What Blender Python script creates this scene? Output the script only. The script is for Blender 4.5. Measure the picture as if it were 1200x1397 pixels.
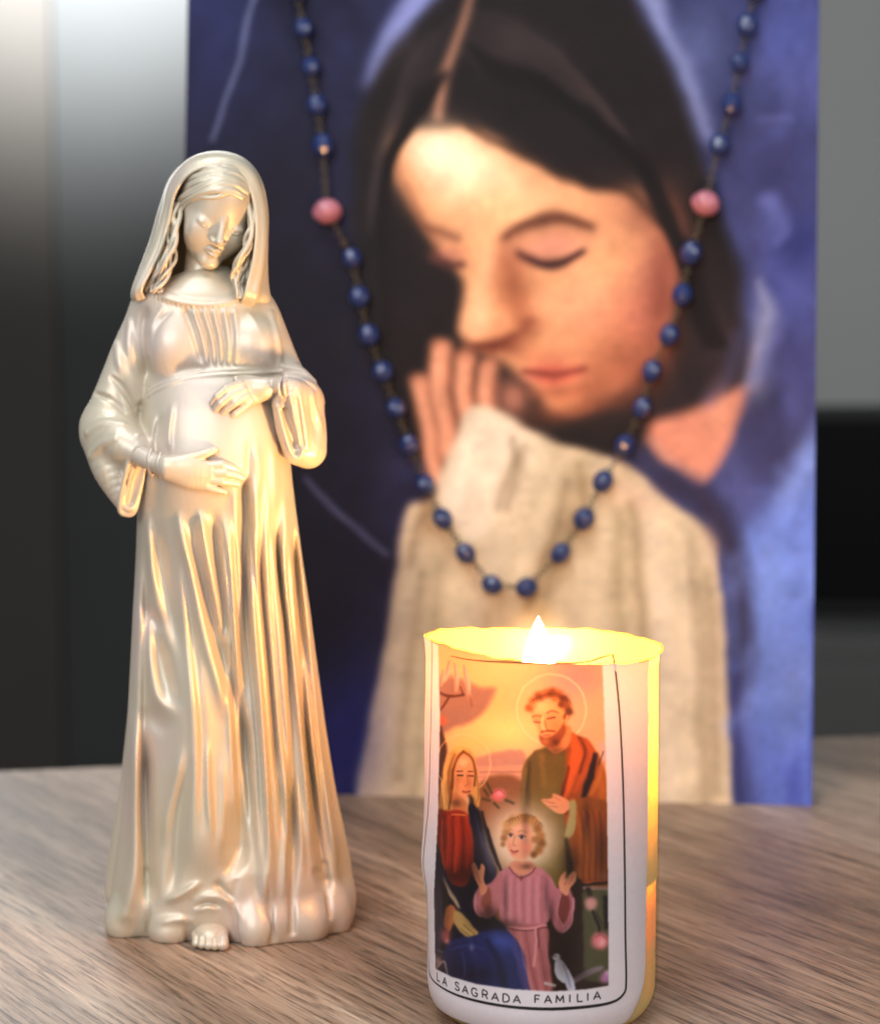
import bpy, math
import numpy as np

# ------------------------------------------------------------------ camera
F = 3100.0                      # focal length in photograph pixels (1200 x 1397)
UC, VC = 600.0, 698.5
CAM_H = 0.254
PITCH = math.atan((VC - 362.0) / F)
sc = bpy.context.scene
for o in list(bpy.data.objects):
    bpy.data.objects.remove(o)
cam_data = bpy.data.cameras.new('camera')
cam = bpy.data.objects.new('camera', cam_data)
sc.collection.objects.link(cam)
cam.location = (0, 0, CAM_H)
cam.rotation_euler = (math.pi / 2 - PITCH, 0, 0)
cam_data.sensor_fit = 'HORIZONTAL'
cam_data.sensor_width = 36.0
cam_data.lens = 36.0 * F / 1200.0
cam_data.clip_start = 0.01
cam_data.clip_end = 50.0
cam_data.dof.use_dof = True
cam_data.dof.focus_distance = 0.782
cam_data.dof.aperture_fstop = 10.0
cam_data.dof.aperture_blades = 0
sc.camera = cam

# ------------------------------------------------------------------ world, lamps, exposure
w = bpy.data.worlds.new('World')
sc.world = w
w.use_nodes = True
bg = w.node_tree.nodes['Background']
bg.inputs[0].default_value = (0.70, 0.78, 0.90, 1)
bg.inputs[1].default_value = 0.20

def aim(o, target):
    from mathutils import Vector
    d = Vector(target) - o.location
    o.rotation_euler = d.to_track_quat('-Z', 'Y').to_euler()

def area(name, loc, target, sx, sy, power, col):
    l = bpy.data.lights.new(name, 'AREA')
    l.shape = 'RECTANGLE'; l.size = sx; l.size_y = sy
    l.energy = power; l.color = col
    o = bpy.data.objects.new(name, l)
    sc.collection.objects.link(o)
    o.location = loc
    aim(o, target)
    return o

area('window_light', (-0.32, 0.40, 1.60), (0.0, 0.92, 0.05), 0.9, 0.7, 14.0, (0.95, 0.98, 1.0))
area('front_window_light', (-0.75, -0.75, 0.95), (0.0, 0.95, 0.15), 1.2, 0.9, 20.0, (0.97, 0.985, 1.0))
area('room_light', (1.25, -0.55, 0.75), (0.0, 0.95, 0.2), 0.9, 0.9, 10.0, (1.0, 0.965, 0.93))
spot_d = bpy.data.lights.new('cabinet_fill_spot', 'SPOT')  # unseen spot, added to brighten the upper cabinet and board at the left
spot_d.energy = 5200.0; spot_d.spot_size = math.radians(45); spot_d.spot_blend = 1.0
spot_d.color = (0.90, 0.95, 1.0); spot_d.shadow_soft_size = 0.1
spot = bpy.data.objects.new('cabinet_fill_spot', spot_d)
sc.collection.objects.link(spot)
spot.location = (-0.42, 1.35, 1.6)
aim(spot, (-0.42, 2.6, 1.03))

sc.view_settings.view_transform = 'Standard'
sc.view_settings.look = 'None'
sc.view_settings.exposure = 0.0
sc.view_settings.gamma = 1.0
sc.view_settings.use_curve_mapping = False
sc.render.engine = 'CYCLES'
sc.cycles.use_denoising = True
sc.cycles.max_bounces = 10
sc.cycles.transparent_max_bounces = 12
sc.cycles.sample_clamp_indirect = 6.0
sc.cycles.caustics_reflective = False
sc.cycles.caustics_refractive = False

# ------------------------------------------------------------------ projection helpers
CP, SP = math.cos(PITCH), math.sin(PITCH)

def ray(u, v):
    a = (np.asarray(u, float) - UC) / F
    b = (np.asarray(v, float) - VC) / F
    return a, CP - b * SP, -SP - b * CP

def at_y(u, v, y):
    dx, dy, dz = ray(u, v)
    t = y / dy
    return np.array([dx * t, y + 0 * t, CAM_H + dz * t])

def on_ground(u, v, z=0.0):
    dx, dy, dz = ray(u, v)
    t = (z - CAM_H) / dz
    return np.array([dx * t, dy * t, z])

def project(x, y, z):
    zz = z - CAM_H
    d = y * CP - zz * SP
    up = y * SP + zz * CP
    return UC + F * x / d, VC - F * up / d

# ------------------------------------------------------------------ mesh helpers
COL = sc.collection

def link(o, parent=None):
    COL.objects.link(o)
    if parent is not None:
        o.parent = parent
    return o

def empty(name, loc):
    o = bpy.data.objects.new(name, None)
    o.empty_display_size = 0.02
    o.location = loc
    return link(o)

def tag(o, label=None, cat=None, group=None, kind=None):
    if label: o['label'] = label
    if cat: o['category'] = cat
    if group: o['group'] = group
    if kind: o['kind'] = kind
    return o

def mesh_np(name, verts, quads, smooth=True):
    verts = np.ascontiguousarray(verts, np.float32)
    quads = np.ascontiguousarray(quads, np.int32)
    n = quads.shape[1]
    me = bpy.data.meshes.new(name)
    me.vertices.add(len(verts)); me.vertices.foreach_set('co', verts.ravel())
    me.loops.add(quads.size); me.loops.foreach_set('vertex_index', quads.ravel())
    me.polygons.add(len(quads))
    me.polygons.foreach_set('loop_start', np.arange(0, quads.size, n, dtype=np.int32))
    me.polygons.foreach_set('loop_total', np.full(len(quads), n, np.int32))
    me.polygons.foreach_set('use_smooth', np.full(len(quads), smooth, bool))
    me.update(calc_edges=True)
    me.validate()
    return me

def obj(name, me, mat, parent=None, loc=(0, 0, 0)):
    o = bpy.data.objects.new(name, me)
    o.location = loc
    if mat is not None and len(me.materials) == 0:
        me.materials.append(mat)
    return link(o, parent)

def grid_quads(nu, nv, closed_u=False):
    """verts indexed [j*nu+i]"""
    iu = nu if closed_u else nu - 1
    i, j = np.meshgrid(np.arange(iu), np.arange(nv - 1))
    i = i.ravel(); j = j.ravel(); i2 = (i + 1) % nu
    return np.stack([j * nu + i, j * nu + i2, (j + 1) * nu + i2, (j + 1) * nu + i], 1)

def box_mesh(name, x0, x1, y0, y1, z0, z1, bevel=0.0):
    import bmesh
    bm = bmesh.new()
    bmesh.ops.create_cube(bm, size=1)
    for v_ in bm.verts:
        v_.co.x = x0 + (v_.co.x + .5) * (x1 - x0)
        v_.co.y = y0 + (v_.co.y + .5) * (y1 - y0)
        v_.co.z = z0 + (v_.co.z + .5) * (z1 - z0)
    if bevel > 0:
        bmesh.ops.bevel(bm, geom=bm.edges[:], offset=bevel, segments=3, affect='EDGES', profile=.5)
    me = bpy.data.meshes.new(name)
    bm.to_mesh(me); bm.free()
    return me

def lathe_mesh(name, prof, n=96, wob=None):
    """prof: list of (r, z)"""
    th = np.linspace(0, 2 * np.pi, n, endpoint=False)
    V = []
    for k, (r, z) in enumerate(prof):
        rr = r + (wob(th, z, r)[0] if wob else 0)
        zz = z + (wob(th, z, r)[1] if wob else 0)
        V.append(np.stack([rr * np.cos(th), rr * np.sin(th), zz + 0 * th], 1))
    V = np.concatenate(V)
    return mesh_np(name, V, grid_quads(n, len(prof), True))

def catmull(pts, per=8, closed=False):
    P = np.asarray(pts, float)
    n = len(P)
    if n < 3 and not closed:
        t = np.linspace(0, 1, per + 1)[:, None]
        return P[0] + (P[-1] - P[0]) * t
    if closed:
        Q = np.concatenate([P[-1:], P, P[:2]])
        segs = n
    else:
        Q = np.concatenate([2 * P[:1] - P[1:2], P, 2 * P[-1:] - P[-2:-1]])
        segs = n - 1
    t = np.linspace(0, 1, per, endpoint=False)[:, None]
    out = []
    for i in range(segs):
        a, b, c, d = Q[i], Q[i + 1], Q[i + 2], Q[i + 3]
        out.append(.5 * ((2 * b) + (c - a) * t + (2 * a - 5 * b + 4 * c - d) * t ** 2 + (3 * b - a - 3 * c + d) * t ** 3))
    if not closed:
        out.append(P[-1:])
    return np.concatenate(out)

def tube_mesh(name, pts, rad, n=8):
    P = np.asarray(pts, float)
    rad = np.broadcast_to(np.asarray(rad, float), (len(P),))
    T = np.gradient(P, axis=0)
    T /= np.linalg.norm(T, axis=1)[:, None] + 1e-12
    ref = np.array([0.0, 1.0, 0.0]) if abs(T[:, 1]).max() < .9 else np.array([1.0, 0, 0])
    A = np.cross(T, ref); A /= np.linalg.norm(A, axis=1)[:, None] + 1e-12
    B = np.cross(T, A)
    th = np.linspace(0, 2 * np.pi, n, endpoint=False)
    V = P[:, None] + rad[:, None, None] * (np.cos(th)[None, :, None] * A[:, None] + np.sin(th)[None, :, None] * B[:, None])
    return mesh_np(name, V.reshape(-1, 3), grid_quads(n, len(P), True))

# ------------------------------------------------------------------ material helpers
def new_mat(name):
    m = bpy.data.materials.new(name)
    m.use_nodes = True
    nt = m.node_tree
    return m, nt, nt.nodes, nt.links, nt.nodes['Principled BSDF']

def lin(c):
    c = np.asarray(c, float) / 255.0
    return np.where(c <= .04045, c / 12.92, ((c + .055) / 1.055) ** 2.4)

def rgba(c):
    return tuple(lin(c)) + (1.0,)

def plain(name, col, rough=.5, metal=0.0, noise=0.0, scale=40.0, bump=0.0, spec=.5):
    m, nt, N, L, p = new_mat(name)
    p.inputs['Base Color'].default_value = tuple(col) + (1,)
    p.inputs['Roughness'].default_value = rough
    p.inputs['Metallic'].default_value = metal
    p.inputs['Specular IOR Level'].default_value = spec
    if noise or bump:
        tc = N.new('ShaderNodeTexCoord')
        nz = N.new('ShaderNodeTexNoise')
        nz.inputs['Scale'].default_value = scale; nz.inputs['Detail'].default_value = 5
        L.new(tc.outputs['Object'], nz.inputs['Vector'])
        if noise:
            mr = N.new('ShaderNodeMapRange')
            mr.inputs['To Min'].default_value = 1 - noise; mr.inputs['To Max'].default_value = 1 + noise
            L.new(nz.outputs['Fac'], mr.inputs['Value'])
            mx = N.new('ShaderNodeVectorMath'); mx.operation = 'SCALE'
            mx.inputs[0].default_value = col
            L.new(mr.outputs[0], mx.inputs['Scale'])
            L.new(mx.outputs[0], p.inputs['Base Color'])
        if bump:
            b = N.new('ShaderNodeBump'); b.inputs['Strength'].default_value = bump
            b.inputs['Distance'].default_value = .001
            L.new(nz.outputs['Fac'], b.inputs['Height'])
            L.new(b.outputs[0], p.inputs['Normal'])
    return m

# ------------------------------------------------------------------ 2-D painter for printed pictures
def box_blur(a, r):
    r = int(round(r))
    if r < 1: return a
    for ax in (0, 1):
        for _ in range(2):
            pad = [(0, 0)] * a.ndim
            pad[ax] = (r + 1, r)
            c = np.cumsum(np.pad(a, pad, mode='edge'), axis=ax)
            n = a.shape[ax]
            sl1 = [slice(None)] * a.ndim; sl2 = [slice(None)] * a.ndim
            sl1[ax] = slice(2 * r + 1, 2 * r + 1 + n); sl2[ax] = slice(0, n)
            a = (c[tuple(sl1)] - c[tuple(sl2)]) / (2 * r + 1)
    return a

class Picture:
    def __init__(self, u0, v0, u1, v1, px, base):
        self.u0, self.v0, self.px = u0, v0, px
        self.w = int((u1 - u0) / px) + 1; self.h = int((v1 - v0) / px) + 1
        self.img = np.empty((self.h, self.w, 3)); self.img[:] = base
        self.rng = np.random.default_rng(3)
        self.k = 1.0
    def win(self, a0, b0, a1, b1):
        i0 = max(0, int((a0 - self.u0) / self.px)); i1 = min(self.w, int((a1 - self.u0) / self.px) + 2)
        j0 = max(0, int((b0 - self.v0) / self.px)); j1 = min(self.h, int((b1 - self.v0) / self.px) + 2)
        if i1 <= i0 or j1 <= j0: return None
        U, V = np.meshgrid(self.u0 + np.arange(i0, i1) * self.px, self.v0 + np.arange(j0, j1) * self.px)
        return slice(j0, j1), slice(i0, i1), U, V
    def mixin(self, js, is_, m, col):
        sub = self.img[js, is_]
        self.img[js, is_] = sub + (np.asarray(col, float) - sub) * m[..., None]
    def poly(self, pts, col, soft=1.5, alpha=1.0, smooth=True, shade=None):
        soft = soft * self.k
        P = catmull(pts, 6, True) if smooth else np.asarray(pts, float)
        s = soft * 2 + 2
        wv = self.win(P[:, 0].min() - s, P[:, 1].min() - s, P[:, 0].max() + s, P[:, 1].max() + s)
        if wv is None: return
        js, is_, U, V = wv
        ins = np.zeros(U.shape, bool)
        Q = np.roll(P, -1, 0)
        for (x0, y0), (x1, y1) in zip(P, Q):
            if y0 == y1: continue
            c = ((V < y0) != (V < y1)) & (U < (x1 - x0) * (V - y0) / (y1 - y0) + x0)
            ins ^= c
        m = box_blur(ins.astype(float), max(soft / self.px * .5, .5)) * alpha
        self.mixin(js, is_, m, col)
    def stroke(self, pts, col, width, soft=1.0, alpha=1.0, taper=False):
        soft = soft * self.k
        P = catmull(pts, 6) if len(pts) > 2 else np.asarray(pts, float)
        wd = np.interp(np.linspace(0, 1, len(P)), np.linspace(0, 1, len(np.atleast_1d(width))), np.atleast_1d(width)) * .5
        s = wd.max() + soft * 2 + 2
        wv = self.win(P[:, 0].min() - s, P[:, 1].min() - s, P[:, 0].max() + s, P[:, 1].max() + s)
        if wv is None: return
        js, is_, U, V = wv
        best = np.full(U.shape, 1e9)
        for k in range(len(P) - 1):
            a, b = P[k], P[k + 1]
            d = b - a
            t = np.clip(((U - a[0]) * d[0] + (V - a[1]) * d[1]) / (d @ d + 1e-9), 0, 1)
            dd = np.hypot(U - a[0] - t * d[0], V - a[1] - t * d[1]) - (wd[k] + (wd[k + 1] - wd[k]) * t)
            best = np.minimum(best, dd)
        m = np.clip(.5 - best / (2 * soft), 0, 1)
        self.mixin(js, is_, m * m * (3 - 2 * m) * alpha, col)
    def blob(self, cu, cv, ru, rv, col, alpha=1.0, rot=0.0, hard=1.0):
        R = max(ru, rv) * 2.2
        wv = self.win(cu - R, cv - R, cu + R, cv + R)
        if wv is None: return
        js, is_, U, V = wv
        c, s = math.cos(rot), math.sin(rot)
        a = ((U - cu) * c + (V - cv) * s) / ru; b = (-(U - cu) * s + (V - cv) * c) / rv
        m = np.exp(-((a * a + b * b) ** hard)) * alpha
        self.mixin(js, is_, m, col)
    def noise(self, cell, amp):
        n = self.rng.normal(size=(int(self.h * self.px / cell) + 3, int(self.w * self.px / cell) + 3))
        yy = np.linspace(0, n.shape[0] - 2, self.h); xx = np.linspace(0, n.shape[1] - 2, self.w)
        j = yy.astype(int); i = xx.astype(int); fy = (yy - j)[:, None]; fx = (xx - i)[None]
        fy = fy * fy * (3 - 2 * fy); fx = fx * fx * (3 - 2 * fx)
        v = (n[j][:, i] * (1 - fy) + n[j + 1][:, i] * fy) * (1 - fx) + (n[j][:, i + 1] * (1 - fy) + n[j + 1][:, i + 1] * fy) * fx
        return v * amp
    def warp(self, cell, amp):
        U, V = np.meshgrid(self.u0 + np.arange(self.w) * self.px, self.v0 + np.arange(self.h) * self.px)
        self.img = self.sample((U + self.noise(cell, amp)).ravel(), (V + self.noise(cell, amp)).ravel()).reshape(self.img.shape)
    def sample(self, u, v):
        x = np.clip((u - self.u0) / self.px, 0, self.w - 1.001); y = np.clip((v - self.v0) / self.px, 0, self.h - 1.001)
        i = x.astype(int); j = y.astype(int); fx = (x - i)[:, None]; fy = (y - j)[:, None]
        I = self.img
        return (I[j, i] * (1 - fx) + I[j, i + 1] * fx) * (1 - fy) + (I[j + 1, i] * (1 - fx) + I[j + 1, i + 1] * fx) * fy

def set_colors(me, srgb, gain=1.0):
    c = np.clip(lin(np.clip(srgb, 0, 255)) * gain, 0, 1)
    ca = me.color_attributes.new('print', 'FLOAT_COLOR', 'POINT')
    ca.data.foreach_set('color', np.concatenate([c, np.ones((len(c), 1))], 1).astype(np.float32).ravel())

# ================================================================== TABLE AND BACKGROUND
def wood_material():
    m, nt, N, L, p = new_mat('wood_laminate')
    tc = N.new('ShaderNodeTexCoord')
    rot = N.new('ShaderNodeMapping')
    rot.inputs['Rotation'].default_value = (0, 0, math.radians(-(90 + 32.5)))  # grain axis onto x
    L.new(tc.outputs['Object'], rot.inputs['Vector'])
    def noise(sx, sy, scale, detail, rough=.55, dist=0.0):
        mp = N.new('ShaderNodeMapping'); mp.inputs['Scale'].default_value = (sx, sy, 1)
        L.new(rot.outputs[0], mp.inputs['Vector'])
        n = N.new('ShaderNodeTexNoise')
        n.inputs['Scale'].default_value = scale; n.inputs['Detail'].default_value = detail
        n.inputs['Roughness'].default_value = rough; n.inputs['Distortion'].default_value = dist
        L.new(mp.outputs[0], n.inputs['Vector'])
        return n.outputs['Fac']
    big = noise(1.4, 16, 1.0, 4, .6, .6)       # wide bands
    mid = noise(8, 210, 1.0, 6, .7, .3)       # streaks
    fine = noise(26, 520, 1.0, 4, .72, .15)      # pores
    blot = noise(3, 6, 1.0, 3)
    r1 = N.new('ShaderNodeValToRGB')
    r1.color_ramp.elements[0].position = .30; r1.color_ramp.elements[0].color = rgba((108, 91, 78))
    r1.color_ramp.elements[1].position = .72; r1.color_ramp.elements[1].color = rgba((194, 173, 154))
    e = r1.color_ramp.elements.new(.5); e.color = rgba((154, 131, 113))
    L.new(big, r1.inputs[0])
    r2 = N.new('ShaderNodeValToRGB')
    r2.color_ramp.elements[0].position = .32; r2.color_ramp.elements[0].color = (.44, .39, .36, 1)
    r2.color_ramp.elements[1].position = .66; r2.color_ramp.elements[1].color = (1.22, 1.20, 1.16, 1)
    L.new(mid, r2.inputs[0])
    r3 = N.new('ShaderNodeValToRGB')
    r3.color_ramp.elements[0].position = .38; r3.color_ramp.elements[0].color = (.34, .29, .26, 1)
    r3.color_ramp.elements[1].position = .52; r3.color_ramp.elements[1].color = (1.28, 1.26, 1.24, 1)
    L.new(fine, r3.inputs[0])
    def mul(a, b, f=1.0):
        x = N.new('ShaderNodeMix'); x.data_type = 'RGBA'; x.blend_type = 'MULTIPLY'
        x.inputs[0].default_value = f
        L.new(a, x.inputs[6]); L.new(b, x.inputs[7])
        return x.outputs[2]
    c = mul(r1.outputs[0], r2.outputs[0], .9)
    c = mul(c, r3.outputs[0], .9)
    L.new(c, p.inputs['Base Color'])
    mr = N.new('ShaderNodeMapRange'); mr.inputs['To Min'].default_value = .34; mr.inputs['To Max'].default_value = .52
    L.new(blot, mr.inputs['Value']); L.new(mr.outputs[0], p.inputs['Roughness'])
    b = N.new('ShaderNodeBump'); b.inputs['Strength'].default_value = .5; b.inputs['Distance'].default_value = .0007
    ad = N.new('ShaderNodeMath'); ad.operation = 'ADD'
    L.new(fine, ad.inputs[0]); L.new(mid, ad.inputs[1]); L.new(ad.outputs[0], b.inputs['Height'])
    L.new(b.outputs[0], p.inputs['Normal'])
    return m

EL = on_ground(-250, 1062); ER = on_ground(1450, 992)
def table_mesh():
    import bmesh
    bm = bmesh.new()
    d = (ER - EL); d /= np.linalg.norm(d)
    a = EL - d * .5; b = ER + d * .5
    n = np.array([d[1], -d[0], 0])
    c = b + n * 1.25; e = a + n * 1.25
    top = [bm.verts.new((q[0], q[1], 0)) for q in (a, e, c, b)]
    f = bm.faces.new(top)
    r = bmesh.ops.extrude_face_region(bm, geom=[f])
    for v_ in r['geom']:
        if isinstance(v_, bmesh.types.BMVert): v_.co.z = -.028
    bmesh.ops.recalc_face_normals(bm, faces=bm.faces[:])
    bmesh.ops.bevel(bm, geom=bm.edges[:], offset=.0015, segments=2, affect='EDGES', profile=.5)
    me = bpy.data.meshes.new('table_top'); bm.to_mesh(me); bm.free()
    return me
table = tag(obj('table_top', table_mesh(), wood_material()), kind='structure')

wall_mat = plain('grey_wall_paint', (.46, .455, .435), .9, noise=.05, scale=3)
WALL_Y = 2.95
wall = tag(obj('wall', box_mesh('wall', -2.4, 2.6, WALL_Y, WALL_Y + .1, -.75, 1.9), wall_mat), kind='structure')
floor = tag(obj('floor', box_mesh('floor', -2.4, 2.6, -.4, WALL_Y, -.80, -.75), plain('floor_dark', (.09, .08, .07), .6)), kind='structure')

# tall dark cabinet behind the figurine
def xz(u, v, y):
    q = at_y(u, v, y); return q[0], q[2]
cab = empty('tall_cabinet', (0, 2.6, -.75))
x0 = xz(78, 700, 2.6)[0] - .22; x1 = xz(560, 700, 2.6)[0]
mat_cab = plain('cabinet_charcoal', (.052, .052, .050), .9, noise=.12, scale=5, spec=.05)
obj('carcass', box_mesh('carcass', x0, x1, .02, .33, 0, 1.75, .004), mat_cab, cab)
xm = (x0 + x1) / 2 + .14
obj('door', box_mesh('door', x0 + .003, xm - .002, -.002, .018, .05, 1.74, .003), mat_cab, cab)
obj('door', box_mesh('door', xm + .002, x1 - .003, -.002, .018, .05, 1.74, .003), mat_cab, cab)
tag(cab, 'tall charcoal cabinet out of focus behind the golden figurine', 'cabinet')
# brown upright panel at far left
pan = empty('wooden_post', (0, 2.588, -.75))
px1 = xz(79, 600, 2.588)[0]
mat_pan = plain('brown_panel', (.060, .054, .047), .9, noise=.15, scale=4, spec=.05)
obj('board', box_mesh('board', px1 - .16, px1, 0, .009, .08, 1.75, .001), mat_pan, pan)
obj('foot', box_mesh('foot', px1 - .19, px1 + .01, -.02, .009, 0, .08, .002), mat_pan, pan)
tag(pan, 'brown upright wooden board, blurred, at the far left edge', 'board')
# black panel and grey sideboard at the right
TY = 2.3
bx0 = xz(1040, 700, TY)[0]; zt = xz(1150, 556, TY)[1]; zb = xz(1150, 838, TY)[1]
tv = empty('flat_screen', (bx0, TY, zb))
obj('bezel', box_mesh('bezel', 0, .62, 0, .05, 0, zt - zb, .005), plain('black_plastic', (.006, .006, .006), .6), tv)
obj('screen', box_mesh('screen', .012, .608, -.002, .0, .012, zt - zb - .012), plain('black_screen', (.004, .004, .004), .4, spec=.1), tv)
tag(tv, 'black flat screen out of focus behind the right edge of the canvas', 'screen')
sb = empty('sideboard', (bx0 - .1, TY - .12, -.75))
mat_sb = plain('sideboard_grey', (.10, .096, .09), .6, noise=.1, scale=5)
obj('carcass', box_mesh('carcass', 0, .9, 0, .4, .05, zb + .75 - .004, .004), mat_sb, sb)
obj('door', box_mesh('door', .003, .449, -.018, 0, .06, zb + .72, .003), mat_sb, sb)
obj('door', box_mesh('door', .452, .897, -.018, 0, .06, zb + .72, .003), mat_sb, sb)
obj('plinth', box_mesh('plinth', .02, .88, .02, .38, 0, .05), mat_sb, sb)
tag(sb, 'low dark grey sideboard under the black screen at the right', 'sideboard')

# ================================================================== CANVAS PICTURE
G0 = on_ground(440, 1084); G1 = on_ground(1115, 1100)
EX = (G1 - G0); EX /= np.linalg.norm(EX)
NRM = np.array([EX[1], -EX[0], 0.0])          # facing the camera
LEAN = math.radians(8.0)
EZ = math.cos(LEAN) * np.array([0, 0, 1.0]) - math.sin(LEAN) * NRM
NF = np.cross(EX, EZ)
if NF[1] > 0: NF = -NF
def on_plane(u, v, off=0.0):
    d = np.array([float(q) for q in ray(u, v)])
    o = np.array([0, 0, CAM_H])
    t = ((G0 + NF * off - o) @ NF) / (d @ NF)
    return o + d * t
sL = (on_plane(254, 100) - G0) @ EX
sR = (on_plane(1112, 560) - G0) @ EX
tT = (on_plane(680, -14) - G0) @ EZ
CW, CH, CT = sR - sL, tT, .018
C0 = G0 + EX * sL

def paint_canvas():
    rg2 = np.random.default_rng(21)
    p = Picture(225, -45, 1140, 1125, 2.0, (52, 47, 72))
    p.k = 1.5
    U, V = np.meshgrid(p.u0 + np.arange(p.w) * p.px, p.v0 + np.arange(p.h) * p.px)
    k = np.clip((U - 300) / 800, 0, 1)[..., None]
    p.img = np.array([40, 37, 62]) * (1 - k) + np.array([96, 92, 138]) * k
    p.img += (p.noise(120, 9) + p.noise(50, 7) + p.noise(22, 4))[..., None] * np.array([1, 1, 1.25])
    B, S, Q = p.blob, p.stroke, p.poly
    # left ground: dusky blue, darker to the middle
    B(300, 60, 70, 160, (62, 60, 104), .8); B(360, 330, 60, 120, (40, 34, 48), .6)
    B(330, 30, 40, 90, (72, 72, 116), .5)
    B(450, 560, 90, 160, (38, 30, 44), .7); B(440, 780, 70, 140, (34, 30, 56), .7)
    B(460, 1000, 70, 130, (42, 42, 112), .85); B(360, 800, 70, 250, (30, 29, 50), .8)
    B(470, 470, 14, 24, (70, 70, 62), .6); B(420, 120, 60, 140, (54, 50, 80), .6)
    B(380, 520, 130, 300, (34, 30, 46), .75); B(420, 300, 70, 140, (38, 33, 50), .6); B(400, 820, 120, 160, (30, 27, 46), .75); B(330, 1000, 60, 120, (32, 31, 66), .7)
    # right ground: lavender and blue brush marks
    B(1000, 90, 60, 120, (84, 80, 116), .7); B(1070, 40, 50, 70, (106, 106, 164), .8)
    B(950, 60, 40, 70, (110, 110, 142), .7); B(1060, 240, 60, 90, (72, 66, 104), .8)
    B(1080, 380, 40, 90, (92, 90, 150), .8); B(1050, 320, 22, 40, (122, 116, 168), .8)
    B(1085, 330, 40, 30, (64, 62, 120), .7)
    S([(1035, 160), (1065, 156), (1075, 158)], (112, 106, 150), 9, 5, .8)
    S([(1045, 275), (1065, 310), (1058, 330)], (128, 122, 176), [26, 14], 7, .8)
    S([(1035, 390), (1045, 440), (1020, 520)], (166, 156, 180), [10, 30, 22], 9, .9)
    B(1030, 520, 30, 40, (150, 138, 158), .7); B(1090, 520, 30, 60, (88, 80, 124), .8)
    B(1070, 610, 60, 50, (76, 66, 96), .8)
    Q([(1118, 580), (1090, 650), (1040, 700), (1000, 740), (1000, 860), (1020, 980), (1050, 1110), (1125, 1110), (1130, 800)], (140, 150, 212), 18)
    B(1090, 640, 20, 60, (178, 184, 236), .8, .4); B(1050, 800, 40, 70, (154, 164, 218), .7)
    B(1030, 900, 30, 60, (126, 134, 182), .7); B(1080, 940, 30, 60, (138, 140, 184), .7)
    B(1050, 1060, 30, 60, (126, 132, 202), .8); B(1085, 1070, 20, 60, (98, 100, 172), .8)
    S([(1113, 820), (1112, 1100)], (86, 90, 160), 9, 5, .8)
    S([(1010, 800), (1030, 900), (1010, 990)], (118, 114, 160), 10, 6, .5)
    # pale edge of the head scarf
    Q([(494, 118), (508, 70), (535, 20), (575, -45), (640, -45), (590, 10), (545, 60), (512, 112)], (164, 156, 196), 10)
    Q([(850, -45), (885, 20), (920, 90), (955, 180), (972, 190), (950, 110), (920, 40), (895, -45)], (160, 152, 184), 10)
    # dark hair
    Q([(500, 124), (545, 66), (610, -10), (700, -60), (830, -50), (878, 20), (918, 100), (952, 190), (985, 300), (1008, 400), (1020, 490),
       (1000, 540), (930, 580), (860, 610), (800, 640), (700, 640), (600, 640), (556, 600), (520, 520), (492, 420), (482, 300), (484, 190)], (38, 32, 34), 10)
    B(900, 560, 60, 90, (52, 42, 48), .7); B(980, 470, 36, 70, (66, 50, 56), .6)
    for k2 in range(16):
        a = k2 / 15
        S([(632 - 8 * a, 10 + 70 * a), (720 + 30 * a, 40 + 70 * a), (810 + 40 * a, 120 + 60 * a), (880, 250 + 40 * a)], (66 + 14 * math.sin(k2 * 2.1), 56, 56), 5, 5, .34)
        S([(620 - 8 * a, 20 + 80 * a), (570 - 10 * a, 70 + 60 * a), (530, 160 + 50 * a), (505, 260 + 60 * a)], (62 + 12 * math.sin(k2 * 1.7), 54, 56), 5, 5, .3)
    B(720, 60, 60, 26, (78, 70, 70), .45, .5); B(560, 70, 40, 26, (74, 66, 66), .4, -.6)
    S([(650, -20), (622, 60), (606, 110), (596, 160)], (182, 136, 112), [8, 12, 15], 7, .9)
    # bowed face
    Q([(534, 196), (556, 178), (600, 182), (660, 178), (705, 205), (760, 238), (815, 256), (868, 262), (900, 300), (918, 350), (920, 410),
       (902, 462), (868, 512), (825, 548), (786, 564), (752, 552), (724, 524), (700, 500), (664, 480), (638, 462), (630, 432), (634, 392),
       (620, 366), (592, 336), (568, 290), (546, 245)], (222, 160, 116), 8)
    B(628, 236, 62, 44, (250, 212, 170), .95, .35); B(690, 300, 60, 40, (238, 182, 134), .7)
    B(880, 400, 34, 80, (186, 118, 96), .8, .2); B(840, 500, 60, 36, (196, 128, 92), .8, -.6)
    B(850, 300, 50, 30, (212, 150, 112), .8, .4); B(740, 440, 60, 40, (228, 164, 118), .6)
    B(800, 430, 40, 50, (208, 140, 112), .5)
    B(905, 380, 26, 90, (150, 88, 74), .75, .1); B(880, 300, 40, 30, (190, 128, 96), .7, .5); B(800, 535, 70, 22, (168, 100, 72), .6, -.35)
    B(596, 210, 40, 30, (252, 220, 184), .8, .5); B(700, 250, 60, 26, (240, 190, 146), .6, .5); B(560, 250, 18, 50, (214, 150, 108), .6, -.3)
    B(780, 400, 44, 26, (232, 168, 126), .6); B(860, 440, 30, 40, (196, 118, 96), .6)
    # brows, lids, nose, lips
    S([(684, 322), (720, 308), (762, 298), (806, 304)], (140, 92, 70), [5, 12, 6], 7, .7)
    S([(584, 312), (598, 316), (620, 324)], (140, 96, 76), 8, 6, .5)
    B(752, 340, 44, 18, (204, 138, 118), .8, -.15)
    S([(708, 344), (736, 362), (768, 360), (794, 344)], (74, 48, 50), [4, 8, 5], 5, .9)
    S([(590, 352), (610, 366), (630, 362)], (96, 60, 58), 7, 5, .8)
    B(612, 350, 18, 9, (190, 126, 110), .7)
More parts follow.
